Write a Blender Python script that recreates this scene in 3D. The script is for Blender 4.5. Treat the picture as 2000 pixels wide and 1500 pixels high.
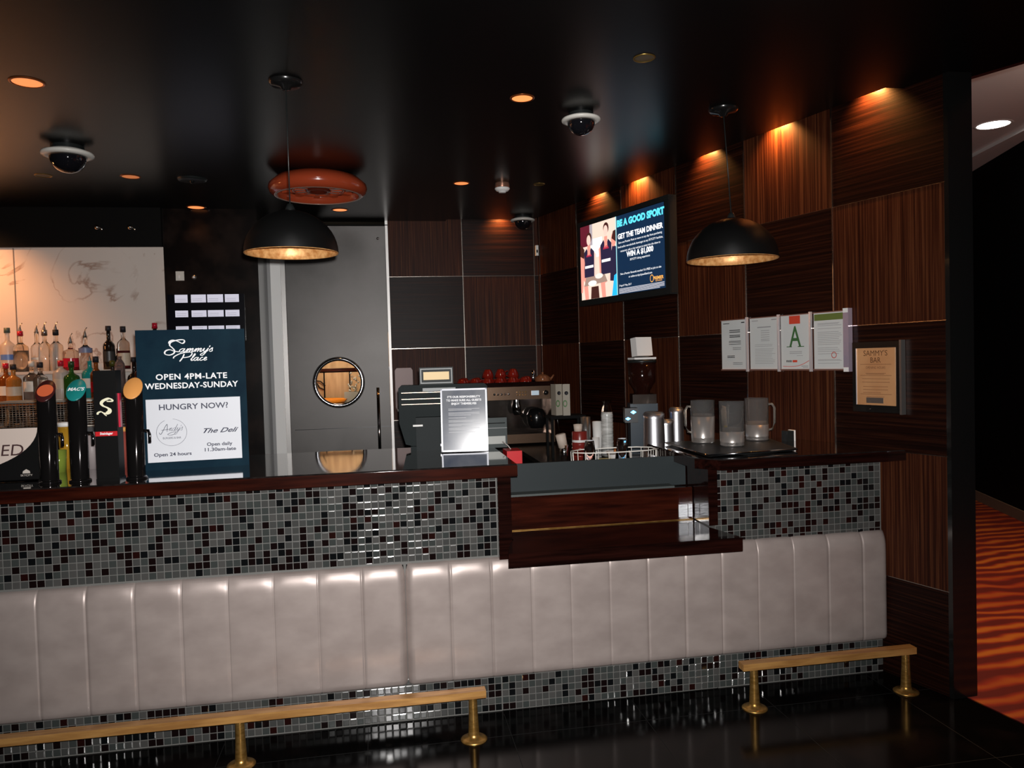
import bpy, bmesh, math, random
from mathutils import Vector, Matrix
S = bpy.context.scene
for o in list(bpy.data.objects): bpy.data.objects.remove(o)
COL = S.collection
PI = math.pi
rnd = random.Random(7)

# ------------------------------------------------------------------ camera
EYE = Vector((0, 0, 1.59))
Rv = Vector((0.98529617, -0.16852355, -0.02812954))
Uv = Vector((0.03289127, 0.02553054, 0.9991328))
Fv = Vector((0.16765925, 0.98536694, -0.03069809))
cam = bpy.data.objects.new('camera', bpy.data.cameras.new('camera')); COL.objects.link(cam)
cam.data.sensor_width = 36; cam.data.lens = 1512.4 / 2000 * 36; cam.data.clip_start = .02
m = Matrix((Rv, Uv, -Fv)).transposed().to_4x4(); m.translation = EYE
cam.matrix_world = m
S.camera = cam

# ------------------------------------------------------------------ world, lights, exposure
w = bpy.data.worlds.new('world'); S.world = w; w.use_nodes = True
w.node_tree.nodes['Background'].inputs[0].default_value = (.6, .55, .6, 1)
w.node_tree.nodes['Background'].inputs[1].default_value = .004
S.view_settings.view_transform = 'Standard'; S.view_settings.look = 'None'
S.view_settings.gamma = 1; S.view_settings.exposure = 0

def light(name, kind, loc, power, color, aim=None, size=.03, angle=60, blend=.6):
    l = bpy.data.lights.new(name, kind); l.energy = power; l.color = color
    if kind == 'AREA': l.size = size
    else: l.shadow_soft_size = size
    if kind == 'SPOT': l.spot_size = math.radians(angle); l.spot_blend = blend
    o = bpy.data.objects.new(name, l); COL.objects.link(o); o.location = loc
    if aim is not None:
        o.rotation_euler = (Vector(aim) - Vector(loc)).to_track_quat('-Z', 'Y').to_euler()
    return o
# the flash of the camera that took the picture: a small lamp just above and right of the lens
light('camera_flash', 'SPOT', EYE + Uv * .05 + Rv * .02, 600, (1, .97, .95), EYE + Uv*.05 + Rv*.02 + Fv * 3 - Rv * .25, .018, 100, .9)
WARM = (1, .45, .13)
# halogen downlights behind the bar
light('back_bar_wash', 'SPOT', (-3.0, 5.6, 2.75), 70, (1, .42, .16), (-3.0, 6.3, 1.6), .05, 110, .8)
light('back_bar_glow', 'POINT', (-3.5, 5.2, 2.1), 9, (1, .38, .12), None, .1)

# ------------------------------------------------------------------ materials
MATS = {}
def mat(name, col, rough=.5, metal=0, coat=0, trans=0, emit=None, es=1, ior=1.45, spec=.5, coat_r=.05, alpha=1):
    if name in MATS: return MATS[name]
    m = bpy.data.materials.new(name); m.use_nodes = True
    b = m.node_tree.nodes['Principled BSDF']
    b.inputs['Base Color'].default_value = (*col, 1)
    b.inputs['Roughness'].default_value = rough; b.inputs['Metallic'].default_value = metal
    b.inputs['Coat Weight'].default_value = coat; b.inputs['Coat Roughness'].default_value = coat_r
    b.inputs['Transmission Weight'].default_value = trans; b.inputs['IOR'].default_value = ior
    b.inputs['Specular IOR Level'].default_value = spec; b.inputs['Alpha'].default_value = alpha
    if emit: b.inputs['Emission Color'].default_value = (*emit, 1); b.inputs['Emission Strength'].default_value = es
    MATS[name] = m; return m
def nn(m, t, **k):
    n = m.node_tree.nodes.new(t)
    for a, v in k.items(): setattr(n, a, v)
    return n
def lk(m, a, b): m.node_tree.links.new(a, b)
def bsdf(m): return m.node_tree.nodes['Principled BSDF']
def noise_mix(m, c1, c2, scale=(1, 1, 1), nscale=5, detail=4, coord='Object', lo=.35, hi=.65, bump=0, rough=None, bdist=.01):
    tc = nn(m, 'ShaderNodeTexCoord'); mp = nn(m, 'ShaderNodeMapping'); mp.inputs['Scale'].default_value = scale
    no = nn(m, 'ShaderNodeTexNoise'); no.inputs['Scale'].default_value = nscale; no.inputs['Detail'].default_value = detail
    cr = nn(m, 'ShaderNodeValToRGB'); cr.color_ramp.elements[0].position = lo; cr.color_ramp.elements[1].position = hi
    cr.color_ramp.elements[0].color = (*c1, 1); cr.color_ramp.elements[1].color = (*c2, 1)
    lk(m, tc.outputs[coord], mp.inputs[0]); lk(m, mp.outputs[0], no.inputs[0]); lk(m, no.outputs['Fac'], cr.inputs[0])
    lk(m, cr.outputs[0], bsdf(m).inputs['Base Color'])
    if bump:
        bp = nn(m, 'ShaderNodeBump'); bp.inputs['Strength'].default_value = bump; bp.inputs['Distance'].default_value = bdist
        lk(m, no.outputs['Fac'], bp.inputs['Height']); lk(m, bp.outputs[0], bsdf(m).inputs['Normal'])
    if rough:
        mr = nn(m, 'ShaderNodeMapRange'); mr.inputs[3].default_value, mr.inputs[4].default_value = rough
        lk(m, no.outputs['Fac'], mr.inputs[0]); lk(m, mr.outputs[0], bsdf(m).inputs['Roughness'])
    return m
black_gloss = mat('black_gloss_paint', (.006, .006, .006), .22, coat=.3)
ceil_m = mat('black_satin_ceiling', (.003, .003, .0032), .28, spec=.26)
black_matt = mat('black_matt', (.003, .003, .003), .7, spec=.12)
black_plastic = mat('black_plastic', (.012, .014, .014), .35)
chrome = mat('chrome', (.8, .8, .82), .1, 1)
steel = mat('stainless_steel', (.35, .34, .33), .35, .9)
brushed = noise_mix(mat('brushed_grey_steel', (.08, .074, .07), .45, .4), (.062, .058, .055), (.1, .094, .09), (1, 1, 1), 2.2, 6, rough=(.3, .5))
brass = noise_mix(mat('brushed_gold', (.5, .27, .07), .32, .85), (.42, .22, .05), (.62, .36, .11), (3, 3, 8), 12, 3)
goldrail = noise_mix(mat('gold_toned_bar', (.4, .2, .05), .35, .35), (.36, .17, .05), (.55, .29, .09), (2, 20, 20), 3, 5)
wood_red = noise_mix(mat('dark_red_lacquered_timber', (.035, .006, .003), .14, coat=.6), (.008, .0018, .0012), (.042, .0075, .0035), (1.2, 14, 14), 3, 6, lo=.3, hi=.75)
wood_dark = noise_mix(mat('dark_timber_lacquer', (.02, .006, .004), .12, coat=.5), (.004, .0013, .001), (.014, .0035, .0025), (1.2, 20, 20), 3, 6)
ctop = noise_mix(mat('black_polished_stone', (.008, .007, .006), .06, coat=1), (.006, .005, .005), (.016, .012, .011), (1, 1, 1), 30, 3)
leather = noise_mix(mat('taupe_metallic_leather', (.35, .29, .265), .4, .3), (.315, .26, .24), (.38, .318, .294), (1, 1, 1.6), 7, 6, bump=.06, bdist=.004)
marble = mat('white_veined_marble', (.7, .62, .56), .25)
glass = mat('clear_glass', (.95, .97, .97), .05, trans=1, ior=1.2)
def tint(n, c, r=.05): return mat(n, c, r, trans=.92, ior=1.4)
white = mat('white_card', (.75, .74, .72), .5)
white_paint = mat('white_paint', (.9, .9, .88), .4)
terracotta = mat('orange_red_gloss', (.33, .05, .018), .18, coat=.5)
red_cer = mat('red_glazed_ceramic', (.22, .012, .006), .08, coat=1)
gold_leaf = noise_mix(mat('gold_leaf', (.8, .42, .14), .42, .25), (.6, .25, .07), (.95, .52, .2), (1, 1, 1), 45, 6, bump=.35, bdist=.003)
ink = mat('black_ink', (.015, .015, .02), .6)
inkgrey = mat('grey_ink', (.3, .3, .31), .6)
inkwhite = mat('white_ink', (.85, .86, .88), .5)

# marble veins: base mottling + thin ridged veins
def make_marble(m):
    tc = nn(m, 'ShaderNodeTexCoord'); n1 = nn(m, 'ShaderNodeTexNoise'); n1.inputs['Scale'].default_value = 1.9; n1.inputs['Detail'].default_value = 8; n1.inputs['Distortion'].default_value = 1.2
    lk(m, tc.outputs['Object'], n1.inputs[0])
    sb = nn(m, 'ShaderNodeMath', operation='SUBTRACT'); sb.inputs[1].default_value = .56; lk(m, n1.outputs['Fac'], sb.inputs[0])
    ab = nn(m, 'ShaderNodeMath', operation='ABSOLUTE'); lk(m, sb.outputs[0], ab.inputs[0])
    cr = nn(m, 'ShaderNodeValToRGB'); cr.color_ramp.elements[0].position = 0; cr.color_ramp.elements[1].position = .018
    cr.color_ramp.elements[0].color = (.36, .25, .2, 1); cr.color_ramp.elements[1].color = (.63, .57, .52, 1)
    lk(m, ab.outputs[0], cr.inputs[0])
    n2 = nn(m, 'ShaderNodeTexNoise'); n2.inputs['Scale'].default_value = 3; n2.inputs['Detail'].default_value = 3; lk(m, tc.outputs['Object'], n2.inputs[0])
    r2 = nn(m, 'ShaderNodeValToRGB'); r2.color_ramp.elements[0].position = .4; r2.color_ramp.elements[1].position = .55
    mx = nn(m, 'ShaderNodeMix', data_type='RGBA'); lk(m, n2.outputs['Fac'], r2.inputs[0]); lk(m, r2.outputs[0], mx.inputs[0])
    mx.inputs[6].default_value = (.64, .58, .53, 1); lk(m, cr.outputs[0], mx.inputs[7]); lk(m, mx.outputs[2], bsdf(m).inputs['Base Color'])
make_marble(marble)

# zebra-striped veneer: UV u runs along the grain
def veneer(name, dark, mid, light_, rough):
    m = mat(name, mid, rough)
    uv = nn(m, 'ShaderNodeUVMap'); mp = nn(m, 'ShaderNodeMapping'); mp.inputs['Scale'].default_value = (1.1, 85, 1)
    n1 = nn(m, 'ShaderNodeTexNoise'); n1.inputs['Scale'].default_value = 1; n1.inputs['Detail'].default_value = 5; n1.inputs['Roughness'].default_value = .65
    cr = nn(m, 'ShaderNodeValToRGB'); e = cr.color_ramp.elements
    e[0].position = .34; e[0].color = (*dark, 1); e[1].position = .72; e[1].color = (*light_, 1)
    k = e.new(.5); k.color = (*mid, 1)
    lk(m, uv.outputs[0], mp.inputs[0]); lk(m, mp.outputs[0], n1.inputs[0]); lk(m, n1.outputs['Fac'], cr.inputs[0]); lk(m, cr.outputs[0], bsdf(m).inputs['Base Color'])
    bp = nn(m, 'ShaderNodeBump'); bp.inputs['Strength'].default_value = .3; bp.inputs['Distance'].default_value = .002; bsdf(m).inputs['Specular IOR Level'].default_value = .16
    lk(m, n1.outputs['Fac'], bp.inputs['Height']); lk(m, bp.outputs[0], bsdf(m).inputs['Normal'])
    return m
ven_light = veneer('zebra_veneer_light', (.012, .0025, .001), (.038, .009, .0035), (.11, .037, .014), .5)
ven_dark = veneer('zebra_veneer_dark', (.0035, .001, .0006), (.010, .0025, .0014), (.034, .0095, .004), .42)  # same veneer, darker: part of the grain-direction sheen is put into the colour

floor_m = mat('black_stone_tiles', (.01, .009, .009), .14, spec=.14)
noise_mix(floor_m, (.002, .0018, .0018), (.009, .0055, .005), (1, 1, 1), 3.5, 8, lo=.5, hi=.8, bump=.1, bdist=.005, rough=(.08, .2))
# carpet: swirled orange on deep red
carpet = mat('swirled_red_orange_carpet', (.2, .02, .005), .9)
def make_carpet(m):
    tc = nn(m, 'ShaderNodeTexCoord'); w1 = nn(m, 'ShaderNodeTexWave', wave_type='RINGS'); w1.inputs['Scale'].default_value = 2.2; w1.inputs['Distortion'].default_value = 9; w1.inputs['Detail'].default_value = 3; w1.inputs['Detail Scale'].default_value = .6
    lk(m, tc.outputs['Object'], w1.inputs[0])
    n1 = nn(m, 'ShaderNodeTexNoise'); n1.inputs['Scale'].default_value = 1.1; lk(m, tc.outputs['Object'], n1.inputs[0])
    mu = nn(m, 'ShaderNodeMath', operation='MULTIPLY'); lk(m, w1.outputs['Fac'], mu.inputs[0]); lk(m, n1.outputs['Fac'], mu.inputs[1])
    cr = nn(m, 'ShaderNodeValToRGB'); e = cr.color_ramp.elements
    e[0].position = .1; e[0].color = (.12, .006, .003, 1); e[1].position = .6; e[1].color = (.5, .14, .01, 1); k = e.new(.32); k.color = (.3, .025, .004, 1)
    lk(m, mu.outputs[0], cr.inputs[0]); lk(m, cr.outputs[0], bsdf(m).inputs['Base Color'])
make_carpet(carpet)

# ------------------------------------------------------------------ mesh helpers
class MB:
    def __init__(s): s.bm = bmesh.new(); s.uv = None
    def box(s, x0, x1, y0, y1, z0, z1, M=None, mi=0):
        vs = [s.bm.verts.new(v) for v in [(x0,y0,z0),(x1,y0,z0),(x1,y1,z0),(x0,y1,z0),(x0,y0,z1),(x1,y0,z1),(x1,y1,z1),(x0,y1,z1)]]
        if M is not None:
            for v in vs: v.co = M @ v.co
        for f in [(0,3,2,1),(4,5,6,7),(0,1,5,4),(1,2,6,5),(2,3,7,6),(3,0,4,7)]:
            s.bm.faces.new([vs[i] for i in f]).material_index = mi
        return s
    def prism(s, pts, z0, z1, mi=0):       # polygon in XY (ccw) extruded in Z
        a = [s.bm.verts.new((x, y, z0)) for x, y in pts]; b = [s.bm.verts.new((x, y, z1)) for x, y in pts]
        n = len(pts); s.bm.faces.new(a[::-1]).material_index = mi; s.bm.faces.new(b).material_index = mi
        for i in range(n): s.bm.faces.new((a[i], a[(i+1) % n], b[(i+1) % n], b[i])).material_index = mi
        return s
    def plate(s, pts, y0, y1, mi=0):       # polygon in XZ (ccw seen from -Y), extruded along Y; y0 is the front
        a = [s.bm.verts.new((x, y0, z)) for x, z in pts]; b = [s.bm.verts.new((x, y1, z)) for x, z in pts]
        n = len(pts); s.bm.faces.new(a).material_index = mi; s.bm.faces.new(b[::-1]).material_index = mi
        for i in range(n): s.bm.faces.new((a[(i+1) % n], a[i], b[i], b[(i+1) % n])).material_index = mi
        return s
    def lathe(s, prof, seg=24, c=(0, 0, 0), sx=1, sy=1, M=None, mi=0):
        rings = []
        for r, z in prof:
            if r < 1e-6: rings.append([s.bm.verts.new((c[0], c[1], c[2] + z))])
            else: rings.append([s.bm.verts.new((c[0] + r*sx*math.cos(2*PI*i/seg), c[1] + r*sy*math.sin(2*PI*i/seg), c[2] + z)) for i in range(seg)])
        if M is not None:
            for R in rings:
                for v in R: v.co = M @ v.co
        for A, B in zip(rings, rings[1:]):
            for i in range(seg):
                j = (i+1) % seg
                if len(A) == 1 and len(B) == 1: continue
                if len(A) == 1: f = s.bm.faces.new((A[0], B[j], B[i]))
                elif len(B) == 1: f = s.bm.faces.new((A[i], A[j], B[0]))
                else: f = s.bm.faces.new((A[i], A[j], B[j], B[i]))
                f.smooth = True; f.material_index = mi
        return s
    def tube(s, pts, r, seg=8, closed=False, mi=0):
        pts = [Vector(p) for p in pts]; n = len(pts); rings = []
        for i, p in enumerate(pts):
            if closed: t = pts[(i+1) % n] - pts[i-1]
            else: t = pts[min(i+1, n-1)] - pts[max(i-1, 0)]
            t.normalize(); up = Vector((0, 0, 1)) if abs(t.z) < .9 else Vector((1, 0, 0))
            a = t.cross(up).normalized(); b = a.cross(t)
            rr = r[i] if isinstance(r, (list, tuple)) else r
            rings.append([s.bm.verts.new(p + (a*math.cos(2*PI*k/seg) + b*math.sin(2*PI*k/seg))*rr) for k in range(seg)])
        for i in range(n if closed else n-1):
            A, B = rings[i], rings[(i+1) % n]
            for k in range(seg):
                f = s.bm.faces.new((A[k], A[(k+1) % seg], B[(k+1) % seg], B[k])); f.smooth = True; f.material_index = mi
        if not closed:
            s.bm.faces.new(rings[0][::-1]); s.bm.faces.new(rings[-1])
        return s
    def build(s, name, m, parent=None, loc=None, bevel=0, bseg=2):
        if bevel:
            es = [e for e in s.bm.edges if len(e.link_faces) == 2 and e.calc_face_angle(0) > .6]
            bmesh.ops.bevel(s.bm, geom=es, offset=bevel, segments=bseg, affect='EDGES', profile=.5, clamp_overlap=True)
        bmesh.ops.recalc_face_normals(s.bm, faces=s.bm.faces)
        me = bpy.data.meshes.new(name); s.bm.to_mesh(me); s.bm.free()
        for mm in (m if isinstance(m, list) else [m]): me.materials.append(mm)
        o = bpy.data.objects.new(name, me); COL.objects.link(o)
        if parent: o.parent = parent
        if loc: o.location = loc
        return o
def tag(o, label=None, cat=None, group=None, kind=None):
    if label: o['label'] = label
    if cat: o['category'] = cat
    if group: o['group'] = group
    if kind: o['kind'] = kind
    return o
def thing(name, label, cat, loc=(0, 0, 0), rz=0, group=None):
    o = bpy.data.objects.new(name, None); COL.objects.link(o); o.location = loc; o.rotation_euler = (0, 0, rz); o.empty_display_size = .05
    return tag(o, label, cat, group)
def struct(o): o['kind'] = 'structure'; return o
def box(name, m, x0, x1, y0, y1, z0, z1, parent=None, bevel=0, bseg=2): return MB().box(x0, x1, y0, y1, z0, z1).build(name, m, parent, None, bevel, bseg)
def lathe(name, m, prof, parent=None, loc=None, seg=24, **k): return MB().lathe(prof, seg, **k).build(name, m, parent, loc)

def text_mesh(body, size, align='CENTER', bold=0, shear=0, sx=1, space=1, line=1):
    c = bpy.data.curves.new('t', 'FONT'); c.body = body; c.size = size; c.align_x = align; c.offset = bold; c.shear = shear
    c.space_character = space; c.space_line = line; c.resolution_u = 3
    o = bpy.data.objects.new('t', c); COL.objects.link(o); bpy.context.view_layer.update()
    dg = bpy.context.evaluated_depsgraph_get(); me = bpy.data.meshes.new_from_object(o.evaluated_get(dg))
    bpy.data.objects.remove(o); me.transform(Matrix.Rotation(PI/2, 4, 'X') @ Matrix.Scale(sx, 4, (1, 0, 0)))
    return me
def text(items, name, m, parent, y):
    """items: (body, size, x, z, options) joined into one piece of lettering lying in a -Y facing plane"""
    bm = bmesh.new()
    for it in items:
        body, size, x, z = it[:4]; k = it[4] if len(it) > 4 else {}
        rot = k.pop('rot', 0); fit = k.pop('fit', None)
        me = text_mesh(body, size, **k)
        if fit:
            xs = [v.co.x for v in me.vertices]
            if xs: me.transform(Matrix.Scale(fit / (max(xs) - min(xs)), 4, (1, 0, 0)))
        me.transform(Matrix.Translation((x, y, z)) @ Matrix.Rotation(-rot, 4, 'Y')); bm.from_mesh(me)
    me = bpy.data.meshes.new(name); bm.to_mesh(me); bm.free(); me.materials.append(m)
    o = bpy.data.objects.new(name, me); COL.objects.link(o); o.parent = parent; return o
def catmull(pts, n=6):
    out = []; P = [pts[0]] + list(pts) + [pts[-1]]
    for i in range(1, len(P)-2):
        for k in range(n):
            t = k/n; a, b, c, d = P[i-1], P[i], P[i+1], P[i+2]
            out.append(tuple(.5*((2*b[j]) + (-a[j]+c[j])*t + (2*a[j]-5*b[j]+4*c[j]-d[j])*t*t + (-a[j]+3*b[j]-3*c[j]+d[j])*t**3) for j in (0, 1)))
    out.append(tuple(pts[-1])); return out
def ribbons(strokes, y, name, m, parent, pen=.5):
    """strokes: (points (x,z), width) drawn as flat pen strokes in the plane y"""
    bm = bmesh.new()
    for pts, wd in strokes:
        p = catmull(pts); n = len(p); L = []; R = []
        for i in range(n):
            a = p[max(i-1, 0)]; b = p[min(i+1, n-1)]; dx, dz = b[0]-a[0], b[1]-a[1]; l = math.hypot(dx, dz) or 1
            ang = math.atan2(dz, dx); ww = wd*(1-pen + pen*abs(math.sin(ang + .35)))
            if i in (0, n-1): ww *= .35
            nx, nz = -dz/l*ww/2, dx/l*ww/2
            dy = -.00002*(i % 7)
            L.append(bm.verts.new((p[i][0]+nx, y+dy, p[i][1]+nz))); R.append(bm.verts.new((p[i][0]-nx, y+dy, p[i][1]-nz)))
        for i in range(n-1): bm.faces.new((L[i], R[i], R[i+1], L[i+1]))
    me = bpy.data.meshes.new(name); bm.to_mesh(me); bm.free(); me.materials.append(m)
    o = bpy.data.objects.new(name, me); COL.objects.link(o); o.parent = parent; return o
CUR = {'a': ([(.8,.9),(.5,1),(.15,.7),(.1,.25),(.35,0),(.65,.3),(.85,1),(.78,.25),(.95,0),(1.2,.3)], 1.2),
 'm': ([(0,.3),(.2,.95),(.27,.6),(.15,0),(.32,.6),(.55,1),(.68,.8),(.58,0),(.72,.55),(.98,1),(1.1,.8),(1.02,.15),(1.18,0),(1.4,.3)], 1.4),
 'n': ([(0,.3),(.2,.95),(.27,.6),(.15,0),(.32,.6),(.58,1),(.7,.8),(.62,.15),(.78,0),(1.0,.3)], 1.0),
 'd': ([(.8,.9),(.5,1),(.15,.7),(.1,.25),(.35,0),(.65,.3),(.95,2.1),(.78,.25),(.95,0),(1.2,.3)], 1.2),
 'y': ([(0,.3),(.2,1),(.2,.3),(.42,0),(.7,.4),(.88,1),(.72,-.1),(.45,-1.0),(.1,-1.1),(0,-.75),(.5,-.2),(1.0,.3)], 1.0),
 's': ([(0,.3),(.42,1.1),(.5,.6),(.6,.2),(.35,0),(.1,.12)], .8),
 'l': ([(0,.3),(.45,1.5),(.48,2.1),(.3,1.9),(.18,.35),(.35,0),(.6,.3)], .6),
 'c': ([(.6,.85),(.4,1),(.12,.6),(.15,.15),(.4,0),(.8,.3)], .8),
 'e': ([(0,.3),(.5,.7),(.42,1.02),(.2,.85),(.12,.35),(.35,0),(.78,.3)], .78)}
def cursive(word, x, z, h, wd, shear=.45, rise=0, sx=1):
    out = []; cx = 0
    for ch in word:
        if ch == "'":
            out.append(([(x+(cx+.05)*h*sx+1.5*h*shear, z+1.75*h+rise*cx*h), (x+(cx-.02)*h*sx+1.1*h*shear, z+1.25*h+rise*cx*h)], wd)); cx += .12; continue
        P, adv = CUR[ch]
        out.append(([(x+((cx+a)*sx+b*shear)*h, z+(b+rise*(cx+a))*h) for a, b in P], wd)); cx += adv
    return out

# ------------------------------------------------------------------ the room
ZC = 2.81
TA = .3021; XW = 3.4509; RW = math.atan2(-.957, .289)     # right wall: X = XW - TA*Y
def wx(y, off=0): return XW - TA*y - off*1.0446
DW = Vector((.2892, -.9573, 0)); NW = Vector((-.9573, -.2892, 0))
def wallpt(y, z=0, off=0): return Vector((wx(y), y, z)) + NW*off
YB = 6.7424; XCOR = wx(YB); XL = -4.2
FP = .6169; SEAM = [0, .4819, .4819+FP, .4819+2*FP, .4819+3*FP, 2.95]

# floor: black tiles with fine joints, beyond the pillar the carpet of the next room
struct(MB().prism([(-5, -2.5), (3.5, -2.5), (2.585, 3.09), (2.2, 7.3), (-5, 9.2)], -.06, 0).build('floor', floor_m))
tb = MB()
for i in range(-4, 6):
    tb.box(-4.5+0, 2.55, .2+i*.6-.001, .2+i*.6+.001, -.0005, .0007)
for i in range(12):
    tb.box(-4.3+i*.6-.001, -4.3+i*.6+.001, -2.4, 3.4, -.0005, .0007)
struct(tb.build('trim_1', mat('tile_joint', (.002, .002, .002), .8)))
struct(MB().prism([(3.35, -2.5), (9, -2.5), (9, 12), (2.2, 12), (2.2, 7.3), (2.58, 3.09)], -.058, .004).build('floor_carpet', carpet))

def checker_wall(name, org, d, n, ncol, w, flip, thick=.1, last=None):
    """panelled wall of square veneer sheets, alternately upright and lying grain; org at the near end, running along d"""
    bm = bmesh.new(); uvl = bm.loops.layers.uv.new('UVMap')
    tot = last if last else ncol*w
    for c in range(ncol):
        s0, s1 = c*w, min((c+1)*w, tot)
        for r in range(5):
            z0, z1 = SEAM[r], SEAM[r+1]; up = (c + r + flip) % 2 == 0
            q = [(s0, z0), (s1, z0), (s1, z1), (s0, z1)]
            vs = [bm.verts.new(org + d*a + Vector((0, 0, b))) for a, b in q]
            f = bm.faces.new(vs); f.material_index = 0 if up else 1
            ou, ov = rnd.random()*50, rnd.random()*50
            for l, (a, b) in zip(f.loops, q): l[uvl].uv = (b+ou, a+ov) if up else (a+ou, b+ov)
    # solid behind
    p = [org, org + d*tot, org + d*tot - n*thick, org - n*thick]
    p = [v - n*.001 for v in p]
    a = [bm.verts.new(v) for v in p]; b = [bm.verts.new(v + Vector((0, 0, 2.95))) for v in p]
    for k in [(a[3],a[2],a[1],a[0]), (b[0],b[1],b[2],b[3])] + [(a[i], a[(i+1)%4], b[(i+1)%4], b[i]) for i in range(4)]:
        bm.faces.new(k).material_index = 2
    me = bpy.data.meshes.new(name); bm.to_mesh(me); bm.free()
    for mm in (ven_light, ven_dark, black_matt): me.materials.append(mm)
    o = bpy.data.objects.new(name, me); COL.objects.link(o); struct(o)
    # chrome inlay strips between the sheets
    return o
orgR = wallpt(3.089); dR = -DW
lenR = (YB - 3.089)/.9573
checker_wall('wall_right', orgR, dR, NW, 7, .6051/.9573, 1, last=lenR)
strips = MB()
Mw = Matrix((dR, -NW, Vector((0, 0, 1)))).transposed().to_4x4(); Mw.translation = orgR
for c in range(0, 7):
    s = c*.6051/.9573
    if s < lenR: strips.box(s-.003, s+.003, -.003, .004, 0, 2.93, Mw)
for z in SEAM[1:5]: strips.box(0, lenR, -.0015, .004, z-.0015, z+.0015, Mw)
struct(strips.build('trim_2', mat('dull_chrome_inlay', (.5, .45, .4), .22, 1)))
# back wall panelled section right of the steel door
X0B = .105
checker_wall('wall_back', Vector((X0B, YB, 0)), Vector((1, 0, 0)), Vector((0, -1, 0)), 3, .635, 0, last=XCOR-X0B)
strips = MB()
for x in (X0B+.635, X0B+1.27): strips.box(x-.003, x+.003, YB-.003, YB+.004, 0, 2.93)
for z in SEAM[1:5]: strips.box(X0B, XCOR, YB-.0015, YB+.004, z-.0015, z+.0015)
struct(strips.build('trim_3', MATS['dull_chrome_inlay']))
struct(box('trim_4', mat('satin_steel_strip', (.8, .78, .76), .42, .3), X0B-.022, X0B, YB-.02, YB+.01, 0, 2.81))

# ceiling with a lighting slot along the panelled walls
def off_wall(y, o): return wx(y) - o*1.0446
struct(MB().prism([(-5, -2.5), (5.4, -2.5), (2.64, 3.2), (2.56, 3.25), (off_wall(3.3, .0), 3.3), (off_wall(3.3, .085), 3.3), (off_wall(YB-.085, .085), YB-.085), (X0B+.5, YB-.085), (X0B+.5, YB+.1), (-5, YB+.1)], ZC, ZC+.05).build('ceiling', ceil_m))
struct(MB().prism([(X0B+.4, YB+.12), (X0B+.4, YB-.2), (XCOR-.3, YB-.2), (off_wall(3.2, .2), 3.2), (off_wall(3.2, -.12), 3.2), (off_wall(YB+.12, -.12), YB+.12)], 2.95, 2.98).build('ceiling_slot', black_matt))
struct(MB().prism([(2.64, 3.2), (5.4, -2.5), (5.43, -2.5), (2.67, 3.22)], ZC, 3.5).build('trim_5', mat('dark_maroon_edge', (.05, .012, .012), .5)))

# marble back wall, black bulkhead above it, dark stone column
struct(box('wall_left', marble, -5, -1.585, 6.25, 6.35, 0, 2.52))
struct(box('trim_6', mat('marble_joint', (.2, .16, .13), .5), -2.628, -2.622, 6.246, 6.25, 1.6, 2.515))
struct(box('wall_bulkhead', black_matt, -5, -1.585, 6.21, 6.35, 2.52, ZC))
dark_stone = noise_mix(mat('dark_brown_stone', (.01, .006, .005), .2), (.004, .0025, .0022), (.022, .013, .01), (1, 1, 1), 5, 8, lo=.45, hi=.8)
struct(box('wall_column', dark_stone, -1.585, -.9, 6.25, 6.9, 0, ZC))
struct(box('wall_rear', black_matt, -5, XCOR+.1, 8.6, 8.7, 0, 3))
struct(box('trim_7', mat('grey_door_jamb', (.3, .3, .3), .4), -1.0, -.87, 6.73, 6.8, 0, ZC))
struct(box('trim_8', white_paint, -.872, -.79, 6.715, 6.8, 0, ZC))
struct(box('trim_9', steel, -.79, -.755, 6.73, 6.78, 0, ZC))
struct(box('wall_far_left', black_matt, -5.1, -5, -2.5, 8.7, 0, 3))
struct(box('wall_behind_camera', mat('dark_paint', (.02, .016, .015), .6), -5, 9, -2.6, -2.5, 0, 3.5))

# steel door with a porthole
dx, dz, pr = -.346, 1.442, .185
NP = 40
def door_leaf():
    bm = bmesh.new(); x0, x1, z0, z1 = -.752, .08, .01, 2.765
    for y, s in ((6.735, 1), (6.78, -1)):
        C = [bm.verts.new((dx+pr*math.cos(2*PI*i/NP), y, dz+pr*math.sin(2*PI*i/NP))) for i in range(NP)]
        E = []
        for i in range(NP):
            a = 2*PI*i/NP; c, n_ = math.cos(a), math.sin(a)
            t = min(((x1-dx)/c if c > 1e-6 else 9), ((x0-dx)/c if c < -1e-6 else 9), .4/abs(n_) if abs(n_) > 1e-6 else 9)
            E.append(bm.verts.new((dx+c*t, y, dz+n_*t)))
        for i in range(NP):
            j = (i+1) % NP
            bm.faces.new((C[i], C[j], E[j], E[i]) if s > 0 else (C[i], E[i], E[j], C[j]))
        if s > 0: F1 = C
        else: F2 = C
    for i in range(NP): bm.faces.new((F1[i], F1[(i+1) % NP], F2[(i+1) % NP], F2[i]))
    me = bpy.data.meshes.new('door_1')
    b = MB(); b.bm = bm
    b.box(x0, x1, 6.735, 6.78, z0, dz-.4); b.box(x0, x1, 6.735, 6.78, dz+.4, z1)
    for cx in (x0, x1): pass
    return b.build('door_1', brushed)
dl = struct(door_leaf())
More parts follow.
